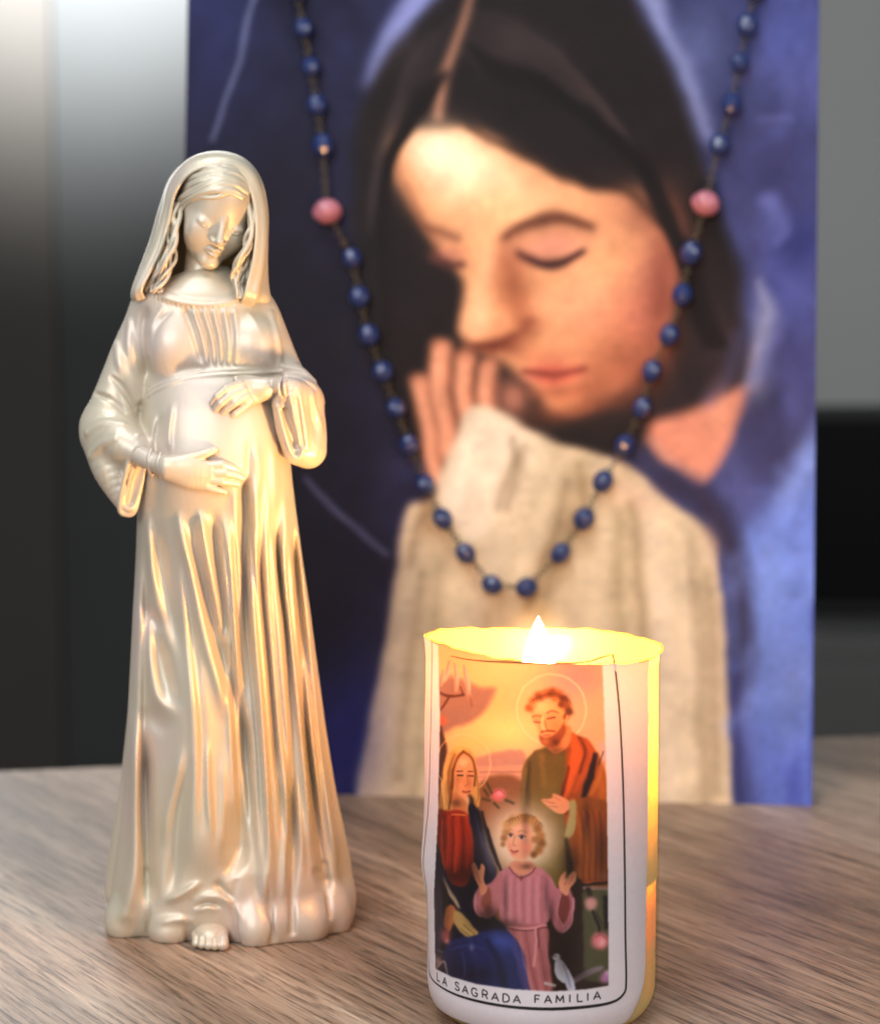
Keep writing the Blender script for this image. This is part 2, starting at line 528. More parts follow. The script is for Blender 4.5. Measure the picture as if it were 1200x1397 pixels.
    S([(668, 340), (654, 390), (644, 440)], (244, 190, 146), [14, 18, 24], 10, .7)
    S([(690, 350), (700, 400), (716, 440)], (196, 128, 92), [14, 16, 10], 12, .6)
    S([(640, 466), (672, 470), (706, 458), (720, 440)], (126, 70, 54), [8, 12, 6], 7, .8)
    B(652, 446, 20, 18, (232, 166, 124), .7)
    Q([(716, 500), (746, 488), (780, 496), (806, 506), (780, 516), (748, 522), (722, 514)], (196, 104, 84), 7)
    S([(716, 502), (750, 505), (796, 502)], (140, 70, 58), 4, 4, .6)
    S([(728, 534), (770, 540), (800, 530)], (178, 108, 78), 10, 9, .6)
    B(776, 552, 30, 14, (222, 150, 106), .6)
    # neck and shoulder at the right
    Q([(880, 580), (930, 560), (985, 540), (1016, 530), (1008, 580), (985, 625), (955, 660), (925, 640), (895, 622)], (206, 138, 112), 9)
    B(985, 560, 20, 30, (226, 158, 126), .7)
    S([(885, 600), (915, 634), (950, 655)], (196, 146, 130), 12, 7, .7)
    # folded hands under the chin
    for a, b, c2, wd in (((575, 520), (582, 580), (600, 650), 26), ((604, 470), (600, 540), (612, 610), 30), ((636, 486), (632, 540), (640, 590), 30), ((668, 500), (664, 540), (668, 580), 28)):
        S([a, b, c2], (206, 140, 108), wd, 7)
        S([(a[0] - 4, a[1] + 6), (b[0] - 4, b[1]), (c2[0] - 4, c2[1])], (228, 166, 132), wd * .4, 6, .7)
        S([(a[0] + wd * .45, a[1] + 14), (b[0] + wd * .45, b[1]), (c2[0] + wd * .45, c2[1])], (130, 80, 62), 5, 5, .6)
    B(700, 540, 22, 30, (204, 140, 116), .8)
    # pale cloth
    Q([(640, 556), (690, 566), (738, 596), (800, 618), (862, 640), (905, 682), (950, 712), (976, 752), (986, 850), (993, 960), (996, 1050), (997, 1090), (998, 1130), (900, 1135), (700, 1135), (560, 1135), (487, 1128), (490, 1080), (500, 1010), (516, 920), (536, 800), (550, 700), (588, 680), (612, 620)], (206, 188, 160), 6)
    Q([(640, 560), (700, 572), (728, 610), (690, 680), (650, 740), (606, 720), (588, 690), (614, 624)], (218, 206, 190), 9, .8)
    S([(735, 610), (700, 690), (668, 780), (650, 860)], (208, 194, 172), [26, 34, 24, 10], 14, .8)
    S([(700, 600), (706, 640), (690, 690)], (136, 122, 104), [5, 12, 5], 8, .7)
    S([(790, 640), (790, 690), (760, 770), (740, 860)], (142, 122, 92), [10, 20, 14, 6], 12, .7)
    S([(880, 690), (900, 800), (908, 950), (914, 1100)], (212, 196, 176), [16, 26, 24, 26], 14, .8)
    S([(936, 740), (950, 850), (956, 1000), (960, 1100)], (160, 142, 118), [10, 22, 20, 18], 12, .7)
    S([(840, 700), (846, 820), (866, 1000)], (150, 134, 104), [8, 18, 14], 12, .6)
    S([(560, 720), (556, 820), (530, 960), (510, 1090)], (204, 188, 168), [14, 24, 26, 22], 14, .7)
    S([(600, 760), (590, 880), (560, 1090)], (156, 142, 116), [10, 20, 18], 12, .6)
    B(580, 720, 16, 30, (168, 140, 108), .6); B(700, 850, 60, 40, (196, 152, 108), .35); B(860, 680, 40, 20, (214, 176, 150), .5, .5)
    B(968, 740, 14, 30, (216, 190, 166), .6)
    # dusk between cloth and light ground
    S([(905, 660), (960, 690), (1000, 760), (1012, 860), (1004, 960)], (64, 54, 76), [22, 40, 30, 22, 10], 14, .85)
    S([(1003, 900), (1005, 1100)], (74, 70, 120), 8, 5, .8)
    # thin light threads of paint
    S([(352, -20), (326, 70), (300, 150), (288, 190)], (132, 126, 152), [7, 6, 4], 4, .75)
    S([(418, 656), (470, 708), (526, 756)], (112, 108, 134), [5, 7, 4], 4, .75)
    # brush marks: rich light and dark accents
    for (a, b, c2, wd, al) in (([(640, 600), (625, 660), (612, 710)], (236, 224, 206), 14, 10, .6), ([(752, 640), (730, 720), (700, 800)], (222, 206, 180), 14, 10, .7), ([(770, 660), (752, 740), (722, 830)], (116, 96, 70), 12, 10, .6),
                               ([(820, 680), (812, 780), (806, 900)], (214, 196, 168), 16, 10, .6), ([(856, 690), (874, 800), (884, 980)], (120, 102, 76), 12, 10, .55), ([(925, 730), (938, 860), (944, 1060)], (226, 208, 184), 14, 10, .6),
                               ([(965, 780), (974, 900), (976, 1080)], (140, 120, 96), 14, 10, .5), ([(575, 780), (560, 900), (540, 1060)], (128, 112, 86), 12, 10, .5), ([(640, 800), (620, 900), (600, 1080)], (214, 198, 172), 18, 12, .5),
                               ([(660, 840), (664, 920), (650, 1060)], (132, 114, 86), 14, 12, .5), ([(716, 610), (694, 650), (676, 690)], (128, 112, 92), 9, 8, .6), ([(588, 690), (566, 720), (556, 770)], (120, 98, 70), 10, 9, .5)):
        S(a, b, [c2 * .4, c2, c2 * .6], wd, al)
    B(700, 390, 26, 60, (176, 108, 76), .5, -.2); B(690, 470, 30, 16, (150, 86, 62), .5); B(700, 345, 26, 22, (176, 112, 84), .5)
    B(612, 345, 24, 16, (180, 116, 90), .45); B(756, 322, 50, 16, (184, 120, 94), .45, -.1); B(830, 480, 50, 40, (188, 116, 84), .5, -.7); B(905, 330, 20, 60, (150, 96, 76), .6)
    B(655, 430, 14, 26, (244, 188, 146), .6, .1); B(745, 425, 34, 26, (236, 174, 132), .5); B(600, 205, 34, 22, (255, 228, 194), .6, .4)
    S([(690, 318), (724, 304), (764, 296), (806, 304)], (96, 60, 48), [6, 12, 5], 6, .7)
    S([(710, 345), (738, 362), (768, 361), (792, 347)], (60, 38, 42), [3, 7, 4], 4, .8)
    S([(650, 468), (676, 470), (700, 460)], (98, 52, 42), [5, 8, 4], 5, .7)
    S([(540, 205), (550, 240), (572, 292), (596, 334)], (120, 74, 56), 5, 8, .5)
    for k2 in range(26):
        a = rg2.uniform(0, 1); ln_ = rg2.uniform(40, 120); x = 985 + 130 * rg2.uniform(0, 1); y = rg2.uniform(0, 1090); t = rg2.uniform(.6, 2.2)
        S([(x, y), (x + ln_ * .4 * math.cos(t), y + ln_ * .5 * math.sin(t)), (x + ln_ * .5 * math.cos(t + .4), y + ln_ * math.sin(t + .4))], (104 + 60 * a, 112 + 58 * a, 168 + 56 * a) if y > 560 else (70 + 60 * a, 66 + 58 * a, 110 + 66 * a), rg2.uniform(8, 22), 9, .35)
    for k2 in range(22):
        a = rg2.uniform(0, 1); x = rg2.uniform(250, 500); y = rg2.uniform(-20, 1080); ln_ = rg2.uniform(50, 150); t = rg2.uniform(1.0, 2.4)
        S([(x, y), (x + ln_ * .5 * math.cos(t), y + ln_ * .5 * math.sin(t)), (x + ln_ * math.cos(t + .3), y + ln_ * math.sin(t + .3))], (34 + 40 * a, 32 + 36 * a, 52 + 56 * a), rg2.uniform(10, 30), 12, .3)
    B(350, 620, 110, 330, (24, 22, 34), .75); B(400, 430, 90, 140, (30, 26, 38), .6); B(420, 840, 100, 140, (24, 22, 36), .7); B(300, 330, 60, 140, (34, 31, 50), .6); B(470, 1010, 50, 90, (36, 38, 104), .6)
    S([(352, -20), (326, 70), (300, 150), (288, 190)], (140, 134, 160), [6, 5, 3], 4, .7); S([(418, 656), (470, 708), (526, 756)], (112, 108, 134), [4, 6, 3], 4, .7)
    # stronger modelling of the head
    S([(688, 322), (722, 306), (764, 298), (808, 306)], (84, 52, 42), [8, 19, 7], 11, .6)
    S([(580, 308), (598, 314), (622, 326)], (104, 66, 52), [5, 11, 6], 8, .6)
    S([(706, 342), (738, 360), (770, 360), (796, 344)], (58, 36, 40), [4, 10, 5], 7, .7)
    S([(592, 350), (610, 362), (632, 360)], (70, 44, 44), [3, 8, 4], 6, .7)
    B(702, 400, 20, 56, (150, 88, 62), .5, -.22); B(720, 446, 18, 16, (142, 80, 58), .55); B(676, 472, 34, 9, (110, 60, 46), .6)
    B(896, 420, 26, 90, (136, 78, 64), .6, .15); B(862, 500, 46, 30, (150, 88, 66), .6, -.7); B(800, 556, 60, 14, (128, 74, 56), .6, -.25); B(880, 290, 46, 24, (150, 98, 76), .6, .55)
    B(746, 482, 40, 9, (186, 112, 86), .5); B(760, 529, 34, 8, (164, 94, 70), .6)
    S([(716, 502), (748, 504), (800, 504)], (104, 48, 42), [3, 6, 3], 5, .7)
    B(752, 332, 34, 10, (222, 156, 128), .5, -.1); B(640, 220, 50, 26, (255, 226, 190), .5, .3)
    for k2 in range(18):
        a = k2 / 17
        S([(610 - 30 * a, 100 + 40 * a), (560 - 20 * a, 150 + 60 * a), (530 - 10 * a, 230 + 90 * a), (540 - 10 * a, 380 + 120 * a)], (20 + 44 * (k2 % 3 == 0), 16 + 34 * (k2 % 3 == 0), 18 + 32 * (k2 % 3 == 0)), 6, 6, .4)
        S([(640 + 40 * a, 60 + 40 * a), (740 + 50 * a, 110 + 40 * a), (850 + 40 * a, 210 + 30 * a), (930 + 30 * a, 360 + 40 * a), (960 + 30 * a, 470)], (20 + 40 * (k2 % 4 == 0), 16 + 32 * (k2 % 4 == 0), 18 + 30 * (k2 % 4 == 0)), 7, 6, .4)
    S([(640, 176), (700, 202), (770, 240), (850, 258), (900, 300)], (26, 20, 22), [4, 10, 12, 10, 8], 8, .7)
    p.warp(70, 3.0); p.warp(26, .9)
    p.img = 255 * (np.clip(p.img, 0, 255) / 255) ** 1.22 * 1.06
    bl = np.clip((p.img[..., 2] - p.img[..., 0]) / 22, 0, 1)[..., None]
    p.img *= 1 - bl * np.array([.22, .12, .06])
    wm = np.clip((p.img[..., 0] - p.img[..., 2] - 40) / 60, 0, 1)[..., None]
    p.img *= 1 + wm * np.array([-.03, .02, .08])
    p.img *= 1 + (p.noise(9, .022) + p.noise(30, .03) + p.noise(70, .03))[..., None]
    return p

def canvas_print_material():
    m, nt, N, L, p = new_mat('canvas_print')
    a = N.new('ShaderNodeVertexColor'); a.layer_name = 'print'
    L.new(a.outputs[0], p.inputs['Base Color'])
    p.inputs['Roughness'].default_value = .55
    p.inputs['Specular IOR Level'].default_value = .12
    tc = N.new('ShaderNodeTexCoord'); wv = N.new('ShaderNodeTexNoise')
    wv.inputs['Scale'].default_value = 900
    L.new(tc.outputs['Object'], wv.inputs['Vector'])
    b = N.new('ShaderNodeBump'); b.inputs['Strength'].default_value = .15; b.inputs['Distance'].default_value = .0003
    L.new(wv.outputs[0], b.inputs['Height']); L.new(b.outputs[0], p.inputs['Normal'])
    return m

canvas = empty('canvas_picture', tuple(C0))
def canvas_front():
    nu, nv = 380, 500
    ss = np.linspace(0, CW, nu); tt = np.linspace(0, CH, nv)
    S_, T_ = np.meshgrid(ss, tt)
    W_ = C0 + S_.ravel()[:, None] * EX + T_.ravel()[:, None] * EZ
    u, v = project(W_[:, 0], W_[:, 1], W_[:, 2])
    pic = paint_canvas()
    cols = pic.sample(u, v)
    me = mesh_np('print', W_ - C0, grid_quads(nu, nv))
    set_colors(me, cols, 1.15)
    obj('print', me, canvas_print_material(), canvas)
    # wrapped edge
    def edge(name, A, B, colfun):
        n = 200
        t = np.linspace(0, 1, n)[:, None]
        P0 = A + (B - A) * t
        P1 = P0 - NF * CT
        Vv = np.concatenate([P0, P1])
        m_ = mesh_np(name, Vv - C0, grid_quads(n, 2), False)
        uu, vv = project(P0[:, 0], P0[:, 1], P0[:, 2])
        cc = pic.sample(uu, vv)
        set_colors(m_, np.concatenate([cc, cc]) * .9)
        obj(name, m_, bpy.data.materials['canvas_print'], canvas)
    a0, a1 = C0, C0 + EX * CW
    edge('wrapped_edge', a0, a0 + EZ * CH, None)
    edge('wrapped_edge', a1, a1 + EZ * CH, None)
    edge('wrapped_edge', a0 + EZ * CH, a1 + EZ * CH, None)
    edge('wrapped_edge', a0, a1, None)
canvas_front()
wood_bar = plain('stretcher_wood', (.45, .34, .22), .7, noise=.1, scale=20)
def oriented_box(name, s0, s1, t0, t1, d0, d1, mat, parent):
    V = []
    for d in (d0, d1):
        for (s, t) in ((s0, t0), (s1, t0), (s1, t1), (s0, t1)):
            V.append(EX * s + EZ * t - NF * d)
    Q = [(0, 1, 2, 3), (7, 6, 5, 4), (0, 4, 5, 1), (1, 5, 6, 2), (2, 6, 7, 3), (3, 7, 4, 0)]
    return obj(name, mesh_np(name, np.array(V), np.array(Q), False), mat, parent)
for (a, b, c, d) in ((.002, .03, .002, CH - .002), (CW - .03, CW - .002, .002, CH - .002), (.031, CW - .031, .002, .03), (.031, CW - .031, CH - .03, CH - .002)):
    oriented_box('stretcher_bar', a, b, c, d, .0015, CT - .001, wood_bar, canvas)
# prop leg behind, so that the canvas can lean back
top_c = C0 + EX * CW * .5 + EZ * CH * .72 - NF * CT
foot_c = np.array([top_c[0], top_c[1], .004]) - NRM * (.085)
obj('prop_leg', tube_mesh('prop_leg', np.array([top_c, foot_c]) - C0, .004, 8), wood_bar, canvas)
tag(canvas, 'stretched canvas picture of a bowed dark haired woman in violet blue', 'canvas picture')

# ================================================================== ROSARY
def rosary():
    blue_l = [(414, 38), (424, 91), (432, 143), (440, 198)]
    low = [(480, 352), (490, 405), (503, 457), (522, 507), (540, 557), (558, 607), (580, 661), (604, 708), (635, 755), (671, 798),
           (718, 802), (764, 755), (796, 708), (822, 657), (852, 607), (875, 556), (888, 506), (912, 457), (930, 402), (942, 345)]
    blue_r = [(981, 197), (997, 142), (1009, 85), (1019, 34)]
    pink = [(446, 288), (962, 277)]
    BR = .0049
    org = on_plane(690, 800, BR)
    root = empty('rosary', tuple(org))
    import bmesh
    def bead(name, r, hgt, seg, ring):
        bm = bmesh.new()
        bmesh.ops.create_uvsphere(bm, u_segments=seg, v_segments=ring, radius=1)
        for v_ in bm.verts:
            q = v_.co
            q.x *= r; q.y *= r; q.z *= hgt
        me = bpy.data.meshes.new(name); bm.to_mesh(me); bm.free()
        return me
    def glass(name, col, rough=.3):
        m, nt, N, L, p = new_mat(name)
        p.inputs['Base Color'].default_value = col
        p.inputs['Roughness'].default_value = rough
        p.inputs['Coat Weight'].default_value = .35
        p.inputs['Coat Roughness'].default_value = .2
        p.inputs['Specular IOR Level'].default_value = .8
        return m
    me_b = bead('bead', BR, BR * 1.12, 10, 8); me_b.materials.append(glass('blue_glass', (.010, .026, .13, 1)))
    me_p = bead('rose_bead', .0072, .0062, 18, 12); me_p.materials.append(glass('pink_bead', (.50, .17, .22, 1), .4))
    for pp in me_p.polygons: pp.use_smooth = True
    # petals pressed in the pink bead
    for v_ in me_p.vertices:
        a = math.atan2(v_.co.y, v_.co.x)
        k = 1 + .06 * math.sin(5 * a + v_.co.z * 600)
        v_.co.x *= k; v_.co.y *= k
    metal = plain('aged_brass', (.17, .13, .08), .35, metal=1.0)
    th = np.linspace(0, 2 * np.pi, 14, endpoint=False)
    ph = np.linspace(0, 2 * np.pi, 6, endpoint=False)
    A, Bp = np.meshgrid(th, ph)
    R0, r0 = .0013, .00028
    Vt = np.stack([(R0 + r0 * np.cos(Bp)) * np.cos(A), r0 * np.sin(Bp), 1.25 * (R0 + r0 * np.cos(Bp)) * np.sin(A)], -1).reshape(-1, 3)
    q = grid_quads(14, 6, True)
    i, j = np.meshgrid(np.arange(14), [5]); i = i.ravel()
    q = np.concatenate([q, np.stack([5 * 14 + i, 5 * 14 + (i + 1) % 14, (i + 1) % 14, i], 1)])
    me_l = mesh_np('link', Vt, q); me_l.materials.append(metal)
    from mathutils import Matrix, Vector
    def orient(o, p, axis, spin):
        z = Vector(axis).normalized()
        y = Vector(NF) - z * Vector(NF).dot(z); y.normalize()
        x = y.cross(z)
        M = Matrix((x, y, z)).transposed().to_4x4()
        o.matrix_local = Matrix.Translation(Vector(p - org)) @ M @ Matrix.Rotation(spin, 4, 'Z')
    seq = []
    topL = C0 + EZ * CH; 
    for q_ in [(404, -14)] + blue_l: seq.append((q_, 'b'))
    seq.append((pink[0], 'p'))
    for q_ in low: seq.append((q_, 'b'))
    seq.append((pink[1], 'p'))
    for q_ in blue_r + [(1030, -14)]: seq.append((q_, 'b'))
    pos = [on_plane(u, v, (BR if k == 'b' else .0074)) for (u, v), k in seq]
    n = len(pos)
    rng = np.random.default_rng(5)
    for i_ in range(n):
        a = pos[max(0, i_ - 1)]; b = pos[min(n - 1, i_ + 1)]
        ax = b - a
        o = bpy.data.objects.new('bead' if seq[i_][1] == 'b' else 'rose_bead', me_b if seq[i_][1] == 'b' else me_p)
        link(o, root)
        orient(o, pos[i_], ax, rng.uniform(0, 6))
        sc_ = rng.uniform(.93, 1.05); o.scale = (sc_, sc_, sc_ * rng.uniform(.95, 1.06))
        if seq[i_][1] == 'p': o['label'] = 'larger pink bead'
    def links(a, b, ra, rb):
        d = b - a; Ld = np.linalg.norm(d); d = d / Ld
        free = Ld - ra - rb + .0012
        m_ = max(1, int(round(free / .0028)))
        for k in range(m_):
            c = a + d * (ra - .0006 + free * (k + .5) / m_)
            # sag of links back onto the canvas
            o = bpy.data.objects.new('link', me_l); link(o, root)
            orient(o, c, d, (math.pi / 2 if k % 2 else 0) + rng.uniform(-.3, .3))
    for i_ in range(n - 1):
        ra = BR * 1.1 if seq[i_][1] == 'b' else .006
        rb = BR * 1.1 if seq[i_ + 1][1] == 'b' else .006
        links(pos[i_], pos[i_ + 1], ra, rb)
    # over the top edge and down behind the canvas
    for e, s in ((0, -1), (n - 1, 1)):
        p0 = pos[e]
        s_ = (p0 - C0) @ EX
        pts = np.array([p0, C0 + EX * s_ + EZ * (CH + .0012) + NF * .002, C0 + EX * s_ + EZ * (CH + .0018) - NF * (CT * .5), C0 + EX * s_ + EZ * (CH + .0012) - NF * (CT + .002), C0 + EX * (s_ + .004) + EZ * (CH - .03) - NF * (CT + .0025)])
        pts = catmull(pts, 12)
        seg = np.r_[0, np.cumsum(np.linalg.norm(np.diff(pts, axis=0), axis=1))]
        for k, t in enumerate(np.arange(BR * 1.2, seg[-1], .0030)):
            c = np.array([np.interp(t, seg, pts[:, a]) for a in range(3)])
            c2 = np.array([np.interp(t + .001, seg, pts[:, a]) for a in range(3)])
            o = bpy.data.objects.new('link', me_l); link(o, root)
            z = c2 - c
            orient(o, c, z if np.linalg.norm(z) > 1e-9 and abs(z @ NF) < .99 * np.linalg.norm(z) else EZ, math.pi / 2 * (k % 2))
    tag(root, 'rosary of blue glass beads with two pink beads hanging on the canvas', 'rosary')
rosary()

# ================================================================== FIGURINE
FD = float(on_ground(308, 1261)[1])                                  # distance of the figurine
FS = FD / F                                 # metres per figurine unit (one photo pixel)
FX = float(on_ground(308, 1261)[0])
def L3(u, v, dy=0.0):
    """photo pixel + depth (figurine units, - is nearer) -> figurine local units"""
    q = at_y(u, v, FD + dy * FS)
    return np.array([(float(q[0]) - FX) / FS, float(dy), float(q[2]) / FS])

def smin(a, b, k):
    if k <= 0: return np.minimum(a, b)
    h = np.clip(.5 + .5 * (b - a) / k, 0, 1)
    return b + (a - b) * h - k * h * (1 - h)
def smax(a, b, k):
    return -smin(-a, -b, k)

class Chain:
    def __init__(self, pts, rad, sub=0):
        P = np.asarray(pts, float); R = np.broadcast_to(np.asarray(rad, float), (len(P),)).astype(float)
        if sub:
            PR = catmull(np.c_[P, R], sub); P, R = PR[:, :3], PR[:, 3]
        self.P, self.R = P, R
        m = R.max()
        self.lo = P.min(0) - m; self.hi = P.max(0) + m
    def __call__(self, X, Y, Z):
        best = None
        for k in range(len(self.P) - 1):
            a, b = self.P[k], self.P[k + 1]; d = b - a
            px, py, pz = X - a[0], Y - a[1], Z - a[2]
            t = np.clip((px * d[0] + py * d[1] + pz * d[2]) / (d @ d + 1e-9), 0, 1)
            dd = np.sqrt((px - t * d[0]) ** 2 + (py - t * d[1]) ** 2 + (pz - t * d[2]) ** 2) - (self.R[k] + (self.R[k + 1] - self.R[k]) * t)
            best = dd if best is None else np.minimum(best, dd)
        return best

class Ell:
    def __init__(self, c, r, rot=None):
        self.c = np.asarray(c, float); self.r = np.asarray(r, float); self.M = rot
        m = self.r.max(); self.lo = self.c - m; self.hi = self.c + m
    def __call__(self, X, Y, Z):
        x, y, z = X - self.c[0], Y - self.c[1], Z - self.c[2]
        if self.M is not None:
            M = self.M
            x, y, z = M[0, 0] * x + M[1, 0] * y + M[2, 0] * z, M[0, 1] * x + M[1, 1] * y + M[2, 1] * z, M[0, 2] * x + M[1, 2] * y + M[2, 2] * z
        a, b, c = self.r
        k0 = np.sqrt((x / a) ** 2 + (y / b) ** 2 + (z / c) ** 2)
        k1 = np.sqrt((x / a ** 2) ** 2 + (y / b ** 2) ** 2 + (z / c ** 2) ** 2) + 1e-6
        return k0 * (k0 - 1) / k1

def surface_nets(V, origin, h):
    s = V < 0
    def sh(a, i, j, k):
        nx, ny, nz = a.shape
        return a[i:nx - 1 + i, j:ny - 1 + j, k:nz - 1 + k]
    cnt = np.zeros(tuple(n - 1 for n in V.shape), np.uint8)
    for i in (0, 1):
        for j in (0, 1):
            for k in (0, 1):
                cnt += sh(s, i, j, k)
    act = (cnt > 0) & (cnt < 8)
    idx = np.argwhere(act)
    I, J, K = idx.T
    cv = {}
    for i in (0, 1):
        for j in (0, 1):
            for k in (0, 1):
                cv[i, j, k] = V[I + i, J + j, K + k]
    acc = np.zeros((len(idx), 3)); num = np.zeros(len(idx))
    for a in cv:
        for ax in range(3):
            if a[ax] == 0:
                b = list(a); b[ax] = 1; b = tuple(b)
                va, vb = cv[a], cv[b]
                m = (va < 0) != (vb < 0)
                t = np.where(m, va / np.where(m, va - vb, 1), 0)
                pos = np.tile(np.array(a, float), (len(idx), 1)); pos[:, ax] += t
                acc += pos * m[:, None]; num += m
    verts = np.asarray(origin) + h * (idx + acc / num[:, None])
    ids = np.full(act.shape, -1, np.int32); ids[act] = np.arange(len(idx), dtype=np.int32)
    quads = []
    def add(ax):
        o1, o2 = (ax + 1) % 3, (ax + 2) % 3
        sl_a = [slice(1, -1)] * 3; sl_b = [slice(1, -1)] * 3
        sl_a[ax] = slice(0, -1); sl_b[ax] = slice(1, None)
        A = s[tuple(sl_a)]; Bm = s[tuple(sl_b)]
        e = np.argwhere(A != Bm)
        if len(e) == 0: return
        ori = A[tuple(e.T)]
        base = e.copy()
        base[:, o1] += 1; base[:, o2] += 1
        def cid(d1, d2):
            c = base.copy(); c[:, o1] += d1; c[:, o2] += d2
            return ids[c[:, 0], c[:, 1], c[:, 2]]
        q = np.stack([cid(-1, -1), cid(0, -1), cid(0, 0), cid(-1, 0)], 1)
        q[~ori] = q[~ori][:, ::-1]
        quads.append(q)
    for ax in range(3): add(ax)
    Q = np.concatenate(quads)
    Q = Q[(Q >= 0).all(1)]
    return verts, Q

class Solid:
    """base field plus a list of (op, shape, blend)"""
    def __init__(self, base=None): self.base = base; self.ops = []
    def add(self, shape, k=4.0): self.ops.append(('+', shape, k)); return self
    def cut(self, shape, k=4.0): self.ops.append(('-', shape, k)); return self
    def __call__(self, X, Y, Z):
        f = self.base(X, Y, Z) if self.base else np.full(np.broadcast(X, Y, Z).shape, 1e3)
        for op, s, k in self.ops:
            f = smin(f, s(X, Y, Z), k) if op == '+' else smax(f, -s(X, Y, Z), k)
        return f
    def mesh(self, lo, hi, h):
        ax = [np.arange(lo[a], hi[a] + h, h, dtype=np.float32) for a in range(3)]
        X, Y, Z = ax[0][:, None, None], ax[1][None, :, None], ax[2][None, None, :]
        shp = tuple(len(a) for a in ax)
        f = self.base(X, Y, Z).astype(np.float32) if self.base else np.full(shp, 60, np.float32)
        for op, s, k in self.ops:
            sl = []
            for a in range(3):
                i0 = max(0, int(np.searchsorted(ax[a], s.lo[a] - k - 3 * h)) - 1); i1 = min(shp[a], int(np.searchsorted(ax[a], s.hi[a] + k + 3 * h)) + 1)
                sl.append(slice(i0, max(i0, i1)))
            if any(q.stop <= q.start for q in sl): continue
            d = s(X[sl[0]], Y[:, sl[1]], Z[:, :, sl[2]])
            sub = f[tuple(sl)]
            f[tuple(sl)] = smin(sub, d, k) if op == '+' else smax(sub, -d, k)
        return surface_nets(f, (lo[0], lo[1], lo[2]), h)

def front_dy(field, u, v, lo=-190, hi=60):
    """depth of the first surface seen at a photo pixel"""
    ys = np.arange(lo, hi, 1.0)
    q = at_y(np.full(len(ys), float(u)), np.full(len(ys), float(v)), FD + ys * FS)
    f = field((q[0] - FX) / FS, ys, q[2] / FS)
    k = np.argmax(f < 0)
    return float(ys[k]) if f[k] < 0 else 0.0

def SP_(field, pts, off):
    """place photo polyline points on a surface, raised by off"""
    out = []
    for q in pts:
        u, v = q[:2]; extra = q[2] if len(q) > 2 else 0
        out.append(L3(u, v, front_dy(field, u, v) - off - extra))
    return np.array(out)

